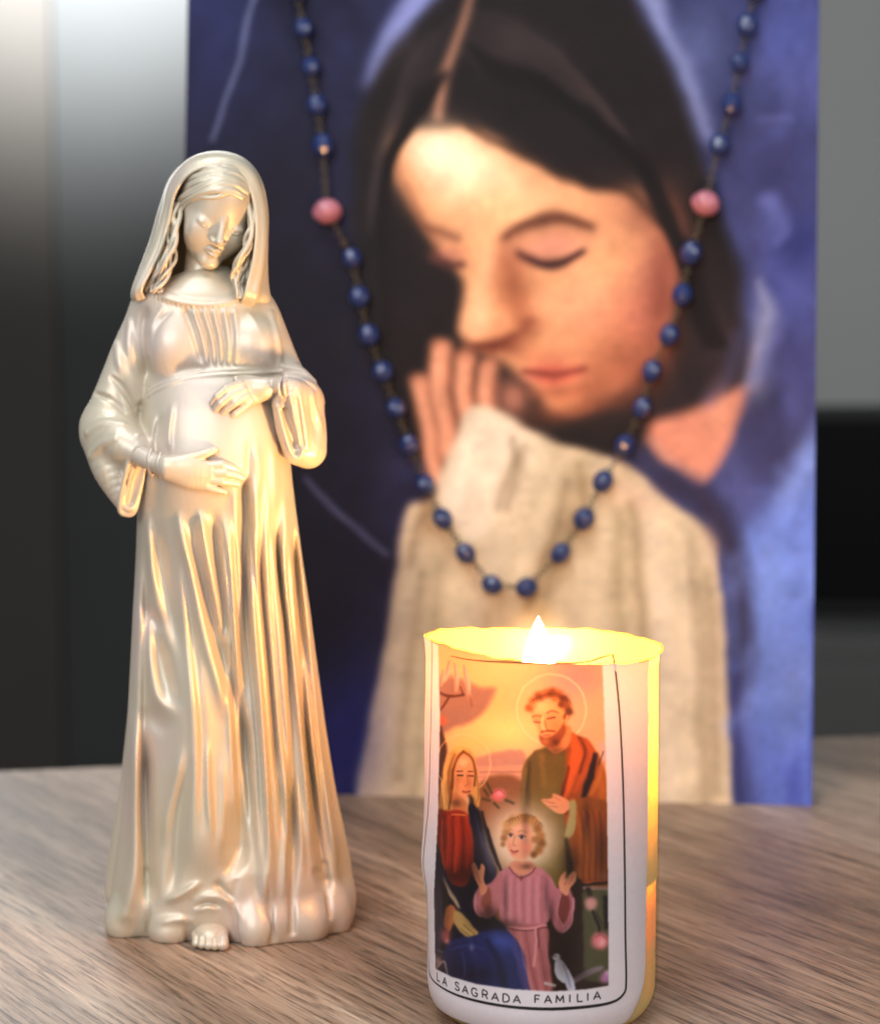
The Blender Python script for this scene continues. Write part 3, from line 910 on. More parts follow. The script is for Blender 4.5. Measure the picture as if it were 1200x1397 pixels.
# --- drapery relief, drawn over the front of the gown -------------------------------------
def fold_map():
    u0, v0, W, H = 90, 380, 430, 930
    D = np.zeros((H, W))
    def s(pts, h, wd, fade=.25, side=0.0):
        P = catmull(pts, 8) if len(pts) > 2 else np.asarray(pts, float)
        n = len(P)
        t = np.linspace(0, 1, n)
        env = np.clip(np.minimum(t, 1 - t) / max(fade, 1e-3), 0, 1) if fade > 0 else np.ones(n)
        wd = np.interp(t, np.linspace(0, 1, len(np.atleast_1d(wd))), np.atleast_1d(wd))
        m = wd.max() * 3
        a0 = max(0, int(P[:, 0].min() - m - u0)); a1 = min(W, int(P[:, 0].max() + m - u0)); b0 = max(0, int(P[:, 1].min() - m - v0)); b1 = min(H, int(P[:, 1].max() + m - v0))
        if a1 <= a0 or b1 <= b0: return
        U, V = np.meshgrid(u0 + np.arange(a0, a1), v0 + np.arange(b0, b1))
        best = np.full(U.shape, 1e9); be = np.zeros(U.shape); bw = np.ones(U.shape)
        for k in range(n - 1):
            a, b = P[k], P[k + 1]; d = b - a
            tt = np.clip(((U - a[0]) * d[0] + (V - a[1]) * d[1]) / (d @ d + 1e-9), 0, 1)
            dd = np.hypot(U - a[0] - tt * d[0], V - a[1] - tt * d[1])
            m_ = dd < best
            best = np.where(m_, dd, best); be = np.where(m_, env[k] + (env[k + 1] - env[k]) * tt, be); bw = np.where(m_, wd[k] + (wd[k + 1] - wd[k]) * tt, bw)
        e = be * be * (3 - 2 * be)
        gain = 1.2 if P[:, 1].mean() > 680 else 1.1
        D[b0:b1, a0:a1] += gain * h * e * np.exp(-(best / bw) ** 2)
    R = s
    # skirt: ridges (+) and hollows (-)
    R([(242, 690), (250, 740), (263, 787), (278, 863), (297, 930), (310, 990)], 9, [6, 9, 9, 8], .2)
    R([(258, 700), (268, 760), (288, 835), (308, 905), (326, 975), (330, 1040), (326, 1090)], -12, [6, 8, 9, 8, 8], .3)
    R([(272, 690), (280, 745), (294, 820), (304, 890)], 9, [6, 6, 4], .2)
    R([(290, 690), (296, 760), (306, 830), (312, 880)], -9, [5, 5, 4], .2)
    R([(305, 690), (311, 760), (320, 860), (334, 960), (340, 1010)], 9, [6, 7, 6, 4], .2)
    R([(330, 640), (335, 720), (333, 860), (336, 960), (334, 1100), (322, 1200)], -13, [6, 8, 7, 8, 12, 10], .1)
    R([(345, 640), (350, 720), (348, 820), (356, 940), (364, 1060), (366, 1180), (350, 1260)], 10, [7, 8, 7, 8, 12, 14], .12)
    R([(358, 690), (356, 800), (366, 900), (374, 1010), (378, 1080)], -6, [3, 4, 4, 3], .2)
    R([(364, 640), (366, 740), (374, 830), (384, 930), (392, 1020), (390, 1150), (386, 1250)], 7, [5, 6, 5, 6, 6, 8], .12)
    R([(376, 700), (382, 800), (390, 860), (396, 960), (400, 1080), (398, 1240)], -9, [3, 5, 5, 5, 6, 7], .12)
    R([(388, 660), (390, 760), (398, 850), (408, 960), (416, 1080), (418, 1200)], 7, [5, 5, 6, 7, 10], .15)
    R([(400, 700), (404, 800), (412, 900), (420, 1000), (430, 1090), (440, 1180), (452, 1225)], -8, [3, 4, 4, 5, 7, 8], .12)
    R([(412, 860), (422, 950), (432, 1040), (448, 1120), (466, 1190)], 5, [4, 5, 7, 9], .2)
    # left leg side
    R([(200, 680), (204, 740), (209, 790), (224, 860)], 6, [5, 7, 7], .4)
    R([(212, 700), (222, 770), (232, 830), (246, 900)], -5, [9, 10, 9], .3)
    R([(190, 790), (200, 830), (214, 850), (228, 862)], -3, [7, 9, 7], .45)
    R([(194, 795), (199, 850), (205, 900), (214, 948), (232, 970), (250, 986)], 6, [7, 8, 9, 10, 9], .45)
    R([(206, 820), (218, 890), (232, 940), (250, 970)], -7, [8, 12, 12, 8], .4)
    R([(196, 960), (212, 985), (238, 1000)], -3, [10, 12, 10], .45)
    R([(264, 850), (262, 950), (266, 1050), (276, 1150), (290, 1210)], 14, [20, 30, 32, 30, 20], .3)
    R([(250, 1010), (240, 1060), (228, 1110), (222, 1160)], 5, [6, 8, 8], .3)
    R([(262, 1020), (248, 1100), (240, 1180), (228, 1230)], -5, [6, 8, 10], .3)
    R([(200, 990), (200, 1100), (202, 1180), (204, 1245)], -11, [8, 9, 10, 10], .2)
    R([(184, 960), (186, 1080), (184, 1180), (172, 1240), (164, 1270)], 9, [8, 9, 12, 14], .2)
    R([(282, 1000), (284, 1080), (290, 1160)], 4, [4, 5, 4], .3)
    R([(304, 1010), (306, 1100), (300, 1180)], 4, [6, 7, 6], .3)
    R([(318, 1090), (316, 1160), (312, 1205)], -6, [10, 12, 10], .3)
    R([(292, 1200), (304, 1214), (320, 1230)], -5, [5, 5, 4], .3)
    R([(222, 1232), (248, 1220), (280, 1200)], 5, [5, 6, 5], .35)
    R([(262, 1232), (284, 1224), (308, 1228), (324, 1246), (330, 1262)], 4, [6, 6, 6, 6], .35)
    R([(262, 1246), (282, 1240), (300, 1244)], 3, [4, 4, 4], .4)
    R([(262, 1239), (284, 1232), (304, 1238)], -4, [2.5, 3, 2.5], .3)
    R([(208, 1262), (240, 1256), (268, 1258)], 5, [6, 6, 5], .3)
    R([(346, 1190), (356, 1230), (372, 1268)], -5, [9, 9, 7], .35)
    R([(430, 1180), (436, 1200), (448, 1222)], -4, [5, 6, 6], .3)
    # long narrow pleats of the skirt
    rg = np.random.default_rng(8)
    tops = np.linspace(300, 402, 10); bots = np.linspace(326, 462, 10)
    for k in range(10):
        j = rg.uniform(-3, 3, 4)
        va = 650 + rg.uniform(0, 60); vb = 1170 + rg.uniform(0, 70)
        R([(tops[k] + j[0], va), (tops[k] * .72 + bots[k] * .28 + j[1], 840), (tops[k] * .38 + bots[k] * .62 + j[2], 1020), (bots[k] + j[3], vb)], 4.2, [3.2, 4.2, 5, 6.5], .25)
        R([(tops[k] + 5.5 + j[0], va + 20), (tops[k] * .72 + bots[k] * .28 + 6 + j[1], 840), (tops[k] * .38 + bots[k] * .62 + 7 + j[2], 1020), (bots[k] + 7.5 + j[3], vb)], -4.6, [2.4, 3, 3.6, 4.5], .25)
    for a, b, c, d in ((238, 252, 266, 260), (194, 190, 186, 176)):
        R([(a, 700), (b, 850), (c, 1020), (d, 1200)], 3, [4, 6, 7, 8], .35)
        R([(a + 7, 710), (b + 9, 850), (c + 10, 1020), (d + 10, 1200)], -3.4, [3, 4.5, 5, 6], .35)
    # belly side pleats
    R([(222, 560), (214, 600), (212, 640)], -3, [5, 6, 5], .3)
    R([(236, 545), (230, 590), (232, 620)], 3.5, [4, 4, 3], .3)
    R([(213, 555), (205, 600), (203, 640)], 3, [4, 5, 4], .3)
    R([(350, 600), (352, 650), (350, 700)], 4, [6, 7, 7], .3)
    R([(322, 660), (320, 700), (318, 760)], 4, [6, 6, 6], .3)
    R([(340, 590), (338, 640), (336, 680)], -4, [4, 5, 6], .3)
    R([(372, 600), (374, 660), (372, 720)], 3.5, [5, 6, 6], .3)
    # bust: gathers and hollows
    for a, b, hh in ((268, 284, 4), (283, 294, 3.5), (297, 302, 3.5), (312, 311, 3.5), (326, 320, 3)):
        R([(a - 6, 418), ((a + b) / 2, 460), (b, 502)], hh, [3.5, 3.6, 3.6], .12)
    for a, b in ((276, 289), (290, 298), (304, 306), (319, 315)):
        R([(a - 8, 422), ((a + b) / 2, 462), (b, 503)], -4, [2.6, 3, 3], .12)
    R([(250, 418), (262, 452), (276, 498)], -5, [3, 3.2, 3], .15)
    R([(238, 420), (216, 446), (204, 480)], -3, [3, 3, 3], .3)
    R([(226, 415), (210, 436), (200, 462)], 3, [4, 4, 3], .3)
    R([(334, 420), (352, 446), (362, 478)], 2.5, [4, 4, 3], .3)
    R([(200, 415), (196, 460), (203, 520)], -6, [5, 6, 6], .25)
    R([(372, 425), (376, 460), (374, 500)], -6, [4, 5, 5], .25)
    R([(228, 505), (262, 502), (285, 505)], -4, [7, 6, 4], .35)
    R([(324, 505), (350, 500), (378, 496)], -4, [4, 6, 6], .35)
    return u0, v0, D
FM = fold_map()
def fold(u, v):
    u0, v0, D = FM
    x = np.clip(u - u0, 0, D.shape[1] - 1.01); y = np.clip(v - v0, 0, D.shape[0] - 1.01)
    i = x.astype(np.int32); j = y.astype(np.int32); fx = x - i; fy = y - j
    D = D.astype(np.float32)
    return (D[j, i] * (1 - fx) + D[j, i + 1] * fx) * (1 - fy) + (D[j + 1, i] * (1 - fx) + D[j + 1, i + 1] * fx) * fy

PROF = [(362, 268, 312, 20, 26), (376, 236, 326, 34, 40), (388, 210, 340, 42, 50), (402, 187, 354, 50, 56), (420, 181, 372, 54, 60), (450, 184, 380, 58, 62), (480, 192, 384, 60, 62),
        (505, 199, 386, 64, 58), (525, 198, 388, 74, 58), (560, 195, 391, 90, 60), (610, 191, 395, 101, 62), (650, 189, 398, 98, 64), (700, 188, 403, 88, 66),
        (760, 186, 409, 80, 68), (830, 182, 418, 76, 72), (900, 178, 425, 76, 76), (1000, 172, 435, 80, 82), (1080, 167, 446, 86, 88), (1140, 160, 458, 92, 94),
        (1190, 153, 468, 98, 98), (1226, 151, 469, 97, 98), (1248, 160, 459, 89, 92), (1270, 173, 446, 80, 86)]
def prof_arrays():
    z, c, a, bf, bb = [], [], [], [], []
    for v, l, r, f_, b_ in PROF:
        A, B = L3(l, v), L3(r, v)
        z.append(A[2]); c.append((A[0] + B[0]) / 2); a.append((B[0] - A[0]) / 2); bf.append(f_); bb.append(b_)
    o = np.argsort(z)
    tab = np.array([z, c, a, bf, bb]).T[o]
    zz = np.linspace(tab[0, 0], tab[-1, 0], 900)
    from_t = catmull(tab, 20)
    return [np.interp(zz, from_t[:, 0], from_t[:, k]) if k else zz for k in range(5)]
PA = prof_arrays()
Z_TOP = PA[0][-1]

def gown_base(X, Y, Z):
    Zc = np.clip(Z, PA[0][0], Z_TOP)
    c, a, bf, bb = (np.interp(Zc, PA[0], PA[k]).astype(np.float32) for k in (1, 2, 3, 4))
    dx = (X - c) / a
    b = np.where(Y < 0, bf, bb)
    dyn = Y / b
    r = (np.abs(dx) ** 2.15 + np.abs(dyn) ** 2.15) ** (1 / 2.15)
    m = np.minimum(a, b)
    f = (r - 1) * m
    # drapery
    u, v = project(FX + X * FS, FD + Y * FS, Z * FS)
    wf = np.clip((-dyn + .12) / .4, 0, 1)
    f = f - fold(u, v) * wf
    ang = np.arctan2(Y, X - c + 1e-6)
    amp = np.clip((620 - Z) / 500, 0, 1) * 7
    f = f - (1 - wf) * amp * (np.sin(ang * 9 + Z * .004) + .5 * np.sin(ang * 17 + 1.3))
    # end caps
    f = np.maximum(f, Z - Z_TOP)
    return f

gown = Solid(gown_base)
# bust
gown.add(Ell(L3(238, 474, -36), (34, 30, 38)), 22)
gown.add(Ell(L3(346, 474, -36), (34, 30, 36)), 22)
# hem lobes that touch the table
for u, v, dy, r, hh in ((168, 1250, -46, 26, 30), (232, 1262, -70, 28, 22), (350, 1262, -84, 30, 34), (384, 1258, -72, 22, 34), (420, 1246, -58, 30, 32), (458, 1222, -26, 22, 36), (464, 1206, 6, 18, 36)):
    q = L3(u, v, dy); q[2] = hh * .55
    gown.add(Ell(q, (r, r, hh)), 20)
# upper arms
gown.add(Chain([L3(212, 418, 2), L3(186, 470, 0), L3(164, 530, -8), L3(148, 582, -16)], [28, 29, 31, 37], 5), 12)
gown.add(Chain([L3(348, 420, 2), L3(368, 466, 0), L3(388, 512, -10), L3(412, 545, -20)], [27, 27, 27, 27], 5), 12)
# left sleeve and its hanging cuff
gown.add(Chain([L3(148, 584, -16), L3(168, 604, -52), L3(186, 616, -70)], [37, 30, 20], 5), 10)
gown.add(Chain([L3(146, 600, -24), L3(154, 640, -42), L3(168, 680, -54), L3(173, 692, -56)], [34, 27, 15, 9], 5), 10)
gown.add(Chain([L3(186, 606, -66), L3(182, 650, -64), L3(177, 690, -60)], [14, 12, 9], 4), 8)
gown.add(Chain([L3(188, 594, -74), L3(178, 622, -82), L3(168, 660, -76), L3(163, 694, -66), L3(172, 702, -62), L3(183, 698, -60), L3(191, 668, -62), L3(196, 640, -66)], 3.4, 5), 3)
gown.cut(Chain([L3(194, 622, -90), L3(184, 655, -86), L3(176, 688, -74)], [12, 12, 8], 4), 3)
gown.cut(Chain([L3(192, 640, -74), L3(185, 660, -72), L3(178, 686, -66)], [6, 7, 5], 4), 3)
# right sleeve and its hanging cuff
gown.add(Chain([L3(412, 545, -20), L3(414, 538, -50), L3(398, 532, -84)], [26, 22, 17], 5), 8)
gown.add(Chain([L3(418, 552, -26), L3(421, 590, -36), L3(420, 614, -44)], [23, 24, 25], 5), 8)
gown.add(Chain([L3(398, 548, -72), L3(404, 580, -66), L3(412, 612, -58)], [22, 21, 20], 5), 10)
gown.add(Chain([L3(386, 552, -66), L3(392, 585, -62), L3(402, 618, -58)], [15, 15, 14], 5), 8)
gown.add(Chain([L3(396, 540, -100), L3(402, 575, -96), L3(411, 612, -84), L3(408, 624, -80), L3(399, 620, -80), L3(388, 588, -84), L3(378, 552, -84)], 3.0, 5), 3)
gown.cut(Chain([L3(387, 556, -98), L3(394, 585, -94), L3(404, 612, -86)], [9.5, 10, 8], 5), 3)
gown.cut(Chain([L3(389, 560, -84), L3(396, 586, -80), L3(404, 608, -74)], [5, 5.5, 4.5], 5), 3)
G0_field = Solid(gown_base); G0_field.ops = list(gown.ops)
# sleeve creases
def crease(pts, r, off, k=4, cut=False, sub=6):
    ch = Chain(SP_(G0_field, pts, off), r, sub)
    (gown.cut if cut else gown.add)(ch, k)
crease([(152, 515), (168, 530), (184, 556)], [3, 5, 3], 1, 4, True)
crease([(130, 537), (150, 545), (170, 562)], [2.5, 4, 2.5], 1, 4, True)
crease([(160, 470), (166, 500), (186, 545)], [4, 6, 4], -2, 6)
crease([(178, 440), (178, 480), (192, 540)], [4, 6, 4], -2, 6)
crease([(120, 590), (140, 578), (168, 580)], [4, 5, 4], -1.5, 6)
crease([(124, 622), (140, 606), (158, 598)], [4, 5, 4], -1.5, 6)
crease([(370, 430), (376, 460), (380, 496)], [4, 6, 4], -2, 6)
crease([(386, 500), (408, 504), (428, 520)], [3, 5, 3], 0, 5)
crease([(384, 514), (410, 516), (430, 530)], [2.5, 3, 2.5], 1, 4, True)
crease([(408, 540), (413, 575), (418, 612)], [3, 4.2, 3], -.5, 4)
crease([(424, 540), (432, 580), (428, 620)], [4, 7, 4], -3, 6)
crease([(404, 545), (409, 580), (413, 606)], [2, 2.4, 2], 1, 3, True)
for pts in ([(200, 1190), (201, 1240), (203, 1282)], [(398, 1140), (398, 1210), (398, 1272)], [(442, 1180), (447, 1220), (450, 1250)], [(322, 1205), (318, 1240), (326, 1288)], [(258, 1232), (256, 1258), (258, 1284)], [(368, 1200), (368, 1240), (372, 1284)]):
    crease([(pts[0][0], pts[0][1], 4)] + pts[1:], [1.2, 2.4, 3.0], -.6, 8, True)
# belt cord
crease([(203, 540), (222, 529), (250, 518), (290, 512), (340, 509), (384, 506)], 2.6, -.4, 2)
crease([(203, 534), (222, 523), (250, 512), (290, 506), (340, 503), (384, 500)], 2.2, -.4, 2)
# neckline band with small pleats
neck = [(206, 396), (226, 406), (252, 413), (282, 416), (308, 413), (326, 406)]
crease(neck, 3.4, 0.4, 2.5)
crease([(a, b - 6) for a, b in neck], 2.2, .3, 2)
nk = catmull(neck, 8)
for k in range(3, len(nk) - 2, 2):
    a, b = nk[k]
    crease([(a, b - 3.5), (a + (a - 275) * .01, b + 5)], [1.4, 1.4], 1.0, 1, False, 0)
def cut_floor(X, Y, Z): return Z + 0 * X + 0 * Y

def to_obj(name, V, Q, mat, parent):
    return obj(name, mesh_np(name, V * FS, Q), mat, parent)

def pearl_material():
    m, nt, N, L, p = new_mat('pearl_gold_paint')
    tc = N.new('ShaderNodeTexCoord')
    n1 = N.new('ShaderNodeTexNoise'); n1.inputs['Scale'].default_value = 26; n1.inputs['Detail'].default_value = 3
    L.new(tc.outputs['Object'], n1.inputs['Vector'])
    r = N.new('ShaderNodeValToRGB')
    r.color_ramp.elements[0].position = .34; r.color_ramp.elements[0].color = (.64, .575, .43, 1)
    r.color_ramp.elements[1].position = .66; r.color_ramp.elements[1].color = (.69, .58, .50, 1)
    e = r.color_ramp.elements.new(.5); e.color = (.66, .58, .455, 1)
    L.new(n1.outputs['Fac'], r.inputs[0])
    L.new(r.outputs[0], p.inputs['Base Color'])
    p.inputs['Metallic'].default_value = .27
    p.inputs['Roughness'].default_value = .33
    p.inputs['Coat Weight'].default_value = .25
    p.inputs['Coat Roughness'].default_value = .18
    n2 = N.new('ShaderNodeTexNoise'); n2.inputs['Scale'].default_value = 520; n2.inputs['Detail'].default_value = 3
    mp = N.new('ShaderNodeMapping'); mp.inputs['Scale'].default_value = (1, 1, .25)
    L.new(tc.outputs['Object'], mp.inputs['Vector']); L.new(mp.outputs[0], n2.inputs['Vector'])
    b = N.new('ShaderNodeBump'); b.inputs['Strength'].default_value = .22; b.inputs['Distance'].default_value = .0004
    L.new(n2.outputs['Fac'], b.inputs['Height']); L.new(b.outputs[0], p.inputs['Normal'])
    mr = N.new('ShaderNodeMapRange'); mr.inputs['To Min'].default_value = .38; mr.inputs['To Max'].default_value = .50
    L.new(n1.outputs['Fac'], mr.inputs['Value']); L.new(mr.outputs[0], p.inputs['Roughness'])
    return m
PEARL = pearl_material()
fig = empty('figurine', (FX, FD, 0))
tag(fig, 'pearly gold figurine of a veiled pregnant woman holding her belly', 'figurine')

class FloorCut:
    lo = np.array([-400., -400., -60.]); hi = np.array([400., 400., 0.])
    def __call__(self, X, Y, Z): return Z - .3 + 0 * X + 0 * Y
gown.cut(FloorCut(), 0)
V, Q = gown.mesh((-215, -140, -6), (200, 125, Z_TOP + 8), 1.5)
to_obj('gown', V, Q, PEARL, fig)

# --- head ---------------------------------------------------------------------------------
def rot_xyz(roll, yaw, pitch):
    cr, sr = math.cos(roll), math.sin(roll); cy, sy = math.cos(yaw), math.sin(yaw); cp, sp = math.cos(pitch), math.sin(pitch)
    Ry = np.array([[cr, 0, sr], [0, 1, 0], [-sr, 0, cr]])
    Rz = np.array([[cy, -sy, 0], [sy, cy, 0], [0, 0, 1]])
    Rx = np.array([[1, 0, 0], [0, cp, -sp], [0, sp, cp]])
    return Ry @ Rz @ Rx
HR = rot_xyz(math.radians(14), math.radians(20), math.radians(17))
HU = 139.0
EYE = L3(304, 305, -60)
HO = EYE - HU * HR @ np.array([0, -.40, .0])
def hp(x, y, z): return HO + HU * HR @ np.array([x, y, z], float)
def he(c, r): return Ell(hp(*c), np.array(r) * HU, HR)
def hc(pts, rad, sub=0): return Chain([hp(*q) for q in pts], np.asarray(rad) * HU, sub)
head = Solid()
head.add(he((0, .04, .13), (.36, .43, .38)), 0)
head.add(he((0, -.14, -.16), (.285, .27, .34)), .12 * HU)
head.add(he((0, -.325, -.425), (.105, .085, .075)), .08 * HU)
for s in (-1, 1):
    head.add(he((s * .17, -.262, -.15), (.12, .105, .13)), .09 * HU)      # cheeks
    head.cut(he((s * .155, -.455, -.035), (.08, .05, .038)), .08 * HU)  # sockets
    head.add(he((s * .15, -.335, -.042), (.082, .054, .044)), .02 * HU)  # lids
    head.add(hc([(s * .08, -.375, -.062), (s * .15, -.395, -.078), (s * .222, -.35, -.062)], [.005, .008, .005], 3), .008 * HU)
    head.add(he((s * .048, -.435, -.175), (.034, .04, .028)), .02 * HU)   # nostril wings
head.add(hc([(0, -.385, .04), (0, -.43, -.06), (0, -.492, -.155)], [.026, .032, .042], 4), .035 * HU)
head.add(hc([(-.085, -.375, -.290), (-.03, -.425, -.268), (0, -.423, -.275), (.03, -.425, -.268), (.085, -.375, -.290)], [.010, .024, .022, .024, .010], 3), .014 * HU)
head.add(hc([(-.075, -.378, -.305), (0, -.422, -.322), (.075, -.378, -.305)], [.010, .028, .010], 3), .014 * HU)
head.cut(hc([(-.08, -.41, -.294), (0, -.458, -.298), (.08, -.41, -.294)], [.003, .005, .003], 3), .010 * HU)
head.cut(he((0, -.46, -.372), (.06, .05, .02)), .04 * HU)
head.add(he((-.355, .02, -.05), (.03, .06, .09)), .02 * HU)
nb = L3(277, 422, 2)
head.add(Chain([hp(0, .16, -.22), L3(276, 385, 0), nb], [25, 27, 38], 4), 6)
V, Q = head.mesh((-110, -110, L3(0, 420)[2]), (75, 75, L3(0, 200)[2]), 1.1)
to_obj('head', V, Q, PEARL, fig)

# --- hair ----------------------------------------------------------------------------------
hair = Solid()
rng = np.random.default_rng(11)
# swept bands across the brow, from the parting on the right to the temple on the left
bands = [
    [(338, 262), (318, 252), (292, 252), (266, 259), (246, 272), (238, 290)],
    [(340, 258), (318, 246), (290, 245), (262, 253), (243, 268), (236, 284)],
    [(341, 254), (318, 240), (288, 239), (260, 246), (242, 262), (235, 276)],
    [(341, 249), (316, 234), (288, 232), (260, 240), (243, 254), (236, 268)],
    [(338, 243), (314, 228), (288, 226), (264, 232), (248, 244)],
    [(330, 270), (312, 262), (292, 262), (270, 268), (252, 280), (244, 296)],
    [(334, 266), (314, 257), (294, 257), (268, 263), (249, 276), (241, 292)],
]
for rep_ in range(3):
    for k, b in enumerate(bands):
        j = rng.normal(size=(len(b), 2)) * 1.3
        b2 = [(q[0] + j[i, 0], q[1] + j[i, 1] + (rep_ - 1) * 2.2) for i, q in enumerate(b)]
        P = SP_(head, b2, .6 + rng.uniform(0, 2.0))
        P = catmull(P, 6)
        P[:, 2] += rng.uniform(.6, 1.8) * np.sin(np.linspace(0, rng.uniform(7, 14), len(P)) + rng.uniform(0, 6))
        hair.add(Chain(P, np.interp(np.linspace(0, 1, len(P)), [0, .3, .8, 1], [2.2, 3.3, 3.1, 2.0])), .8)
# locks falling beside the face
def lock(pts, r, amp, turns, ph):
    P = catmull(np.array([L3(*q) for q in pts]), 10)
    t = np.linspace(0, 1, len(P))
    P[:, 0] += amp * np.sin(t * turns * 6.28 + ph); P[:, 1] += amp * .8 * np.cos(t * turns * 6.28 + ph)
    hair.add(Chain(P, r * (1 - .45 * t)), 1.0)
for k in range(15):
    o = k * 1.6; d = (k % 4) * 4
    lock([(244 - o * .4, 278, -34 + o), (240 - o * .5, 305, -34 + o - d), (240 - o, 335, -40 + o - d), (232 - o * 1.1, 362, -46 + o - d), (222 - o * .9, 386, -50 + o), (215 - o * .5, 398, -52 + o)],
         rng.uniform(2.8, 3.9), rng.uniform(2, 5), rng.uniform(1.6, 2.6), rng.uniform(0, 6.3))
for k in range(16):
    o = k * 1.5; d = (k % 4) * 4
    lock([(338 + o * .25, 266, -36 + o), (343 + o * .15, 300, -44 + o - d), (336 + o * .3, 332, -50 + o - d), (324 + o * .6, 358, -52 + o - d), (318 + o, 382, -54 + o), (324 + o * .6, 406, -56 + o)],
         rng.uniform(2.8, 3.9), rng.uniform(2, 5), rng.uniform(1.6, 2.6), rng.uniform(0, 6.3))
V, Q = hair.mesh((-125, -105, L3(0, 418)[2]), (80, 40, L3(0, 205)[2]), .9)
to_obj('hair', V, Q, PEARL, fig)

# --- veil ----------------------------------------------------------------------------------
arches = [
    [(192, 396, -48), (205, 368, -44), (219, 338, -42), (230, 300, -40), (238, 264, -42), (256, 238, -46), (284, 226, -48), (314, 228, -46), (336, 246, -44), (347, 276, -46), (350, 312, -50), (347, 350, -54), (340, 380, -56), (334, 404, -56)],
    [(187, 398, -46), (200, 366, -40), (214, 334, -36), (226, 294, -32), (235, 256, -32), (254, 226, -36), (284, 214, -38), (318, 216, -36), (344, 236, -34), (357, 272, -34), (360, 312, -40), (357, 352, -46), (351, 382, -48), (346, 405, -50)],
    [(184, 399, -36), (196, 364, -26), (209, 330, -18), (221, 286, -12), (234, 243, -8), (262, 216, -8), (298, 208, -8), (332, 218, -8), (354, 245, -8), (363, 288, -10), (362, 326, -16), (359, 358, -24), (356, 386, -30), (354, 406, -34)],
    [(182, 402, -8), (196, 362, 6), (210, 326, 18), (222, 284, 28), (238, 244, 38), (266, 220, 44), (298, 213, 46), (328, 222, 44), (350, 248, 38), (360, 288, 30), (361, 326, 20), (361, 358, 8), (363, 388, -2), (366, 408, -8)],
    [(196, 408, 52), (208, 366, 60), (224, 330, 68), (236, 296, 76), (252, 264, 82), (274, 246, 86), (298, 240, 88), (322, 246, 86), (338, 266, 82), (348, 298, 76), (352, 330, 70), (352, 362, 64), (354, 390, 60), (356, 410, 58)],
    [(240, 414, 74), (246, 372, 82), (256, 340, 88), (266, 312, 92), (276, 290, 94), (286, 278, 96), (296, 276, 96), (304, 280, 96), (310, 292, 94), (314, 312, 92), (316, 338, 88), (318, 366, 84), (320, 392, 80), (322, 412, 76)],
    [(280, 416, 80), (281, 376, 88), (283, 344, 92), (286, 318, 95), (289, 300, 97), (292, 290, 98), (294, 287, 98), (295, 291, 98), (296, 301, 97), (296, 318, 95), (296, 342, 92), (296, 370, 88), (296, 394, 84), (296, 414, 80)],
]
for a_ in arches[:5]:
    f0, f1 = a_[0], a_[-1]
    a_.insert(0, (f0[0] + 9, f0[1] + 15, f0[2] * .55 + 2)); a_.append((f1[0] - 7, f1[1] + 13, f1[2] * .55 + 2))
for a_ in arches[5:]:
    f0, f1 = a_[0], a_[-1]
    a_.insert(0, (f0[0], f0[1] + 10, f0[2] * .6)); a_.append((f1[0], f1[1] + 10, f1[2] * .6))
A = np.array([catmull(np.array([L3(*q) for q in a]), 6) for a in arches])    # (k, m, 3)
cols_ = [catmull(A[:, i], 6) for i in range(A.shape[1])]
Gv = np.array(cols_)                                                         # (m, kk, 3)
m_, kk = Gv.shape[:2]
# soft drape ripples running back from the hem
tt = np.linspace(0, 1, m_)[:, None]; ss = np.linspace(0, 1, kk)[None]
rip = 2.0 * np.sin(ss * 24 + 3.5 * np.sin(tt * 5 + .5)) * (.6 + .4 * np.sin(tt * 9)) * np.clip(ss * 6, 0, 1) * np.clip((.9 - ss) * 5, 0, 1)
cen = np.array([float(L3(290, 320)[0]), 0, float(L3(290, 330)[2])])
dirv = Gv - cen; dirv /= np.linalg.norm(dirv, axis=2)[..., None]
Gv = Gv + dirv * rip[..., None]
qv = grid_quads(kk, m_)
me = mesh_np('veil', Gv.reshape(-1, 3) * FS, qv)
veil = obj('veil', me, PEARL, fig)
hem = tube_mesh('hem', A[0] * FS, 2.6 * FS, 8)
obj('hem', hem, PEARL, veil)
sd = veil.modifiers.new('thickness', 'SOLIDIFY'); sd.thickness = 5.0 * FS; sd.offset = 0.0
ss_ = veil.modifiers.new('smooth', 'SUBSURF'); ss_.levels = 1; ss_.render_levels = 1

# --- hands and foot --------------------------------------------------------------------------
GF = gown
def hand(name, wrist, palm, fingers, thumb, cuffs):
    h_ = Solid()
    h_.add(Chain([L3(*q[:3]) for q in wrist], [q[3] for q in wrist], 5), 0)
    for ch in palm:
        h_.add(Chain([L3(*q[:3]) for q in ch], [q[3] for q in ch], 4), 6)
    for fpts in fingers:
        h_.add(Chain([L3(*q[:3]) for q in fpts], [q[3] for q in fpts], 0), 1.6)
        t = fpts[-1]; s_ = fpts[-2]
        d = np.array(t[:2]) - np.array(s_[:2]); d = d / np.linalg.norm(d)
    h_.add(Chain([L3(*q[:3]) for q in thumb], [q[3] for q in thumb], 3), 3)
    for c in cuffs:
        h_.add(Chain([L3(*q[:3]) for q in c], [q[3] for q in c], 5), .8)
    lo = np.min([s.lo for _, s, _ in h_.ops], 0) - 6; hi = np.max([s.hi for _, s, _ in h_.ops], 0) + 6
    V, Q = h_.mesh(lo, hi, .8)
    to_obj(name, V, Q, PEARL, fig)
def d_(u, v): return front_dy(GF, u, v)
def on(u, v, off, r): return (u, v, d_(u, v) - off, r)
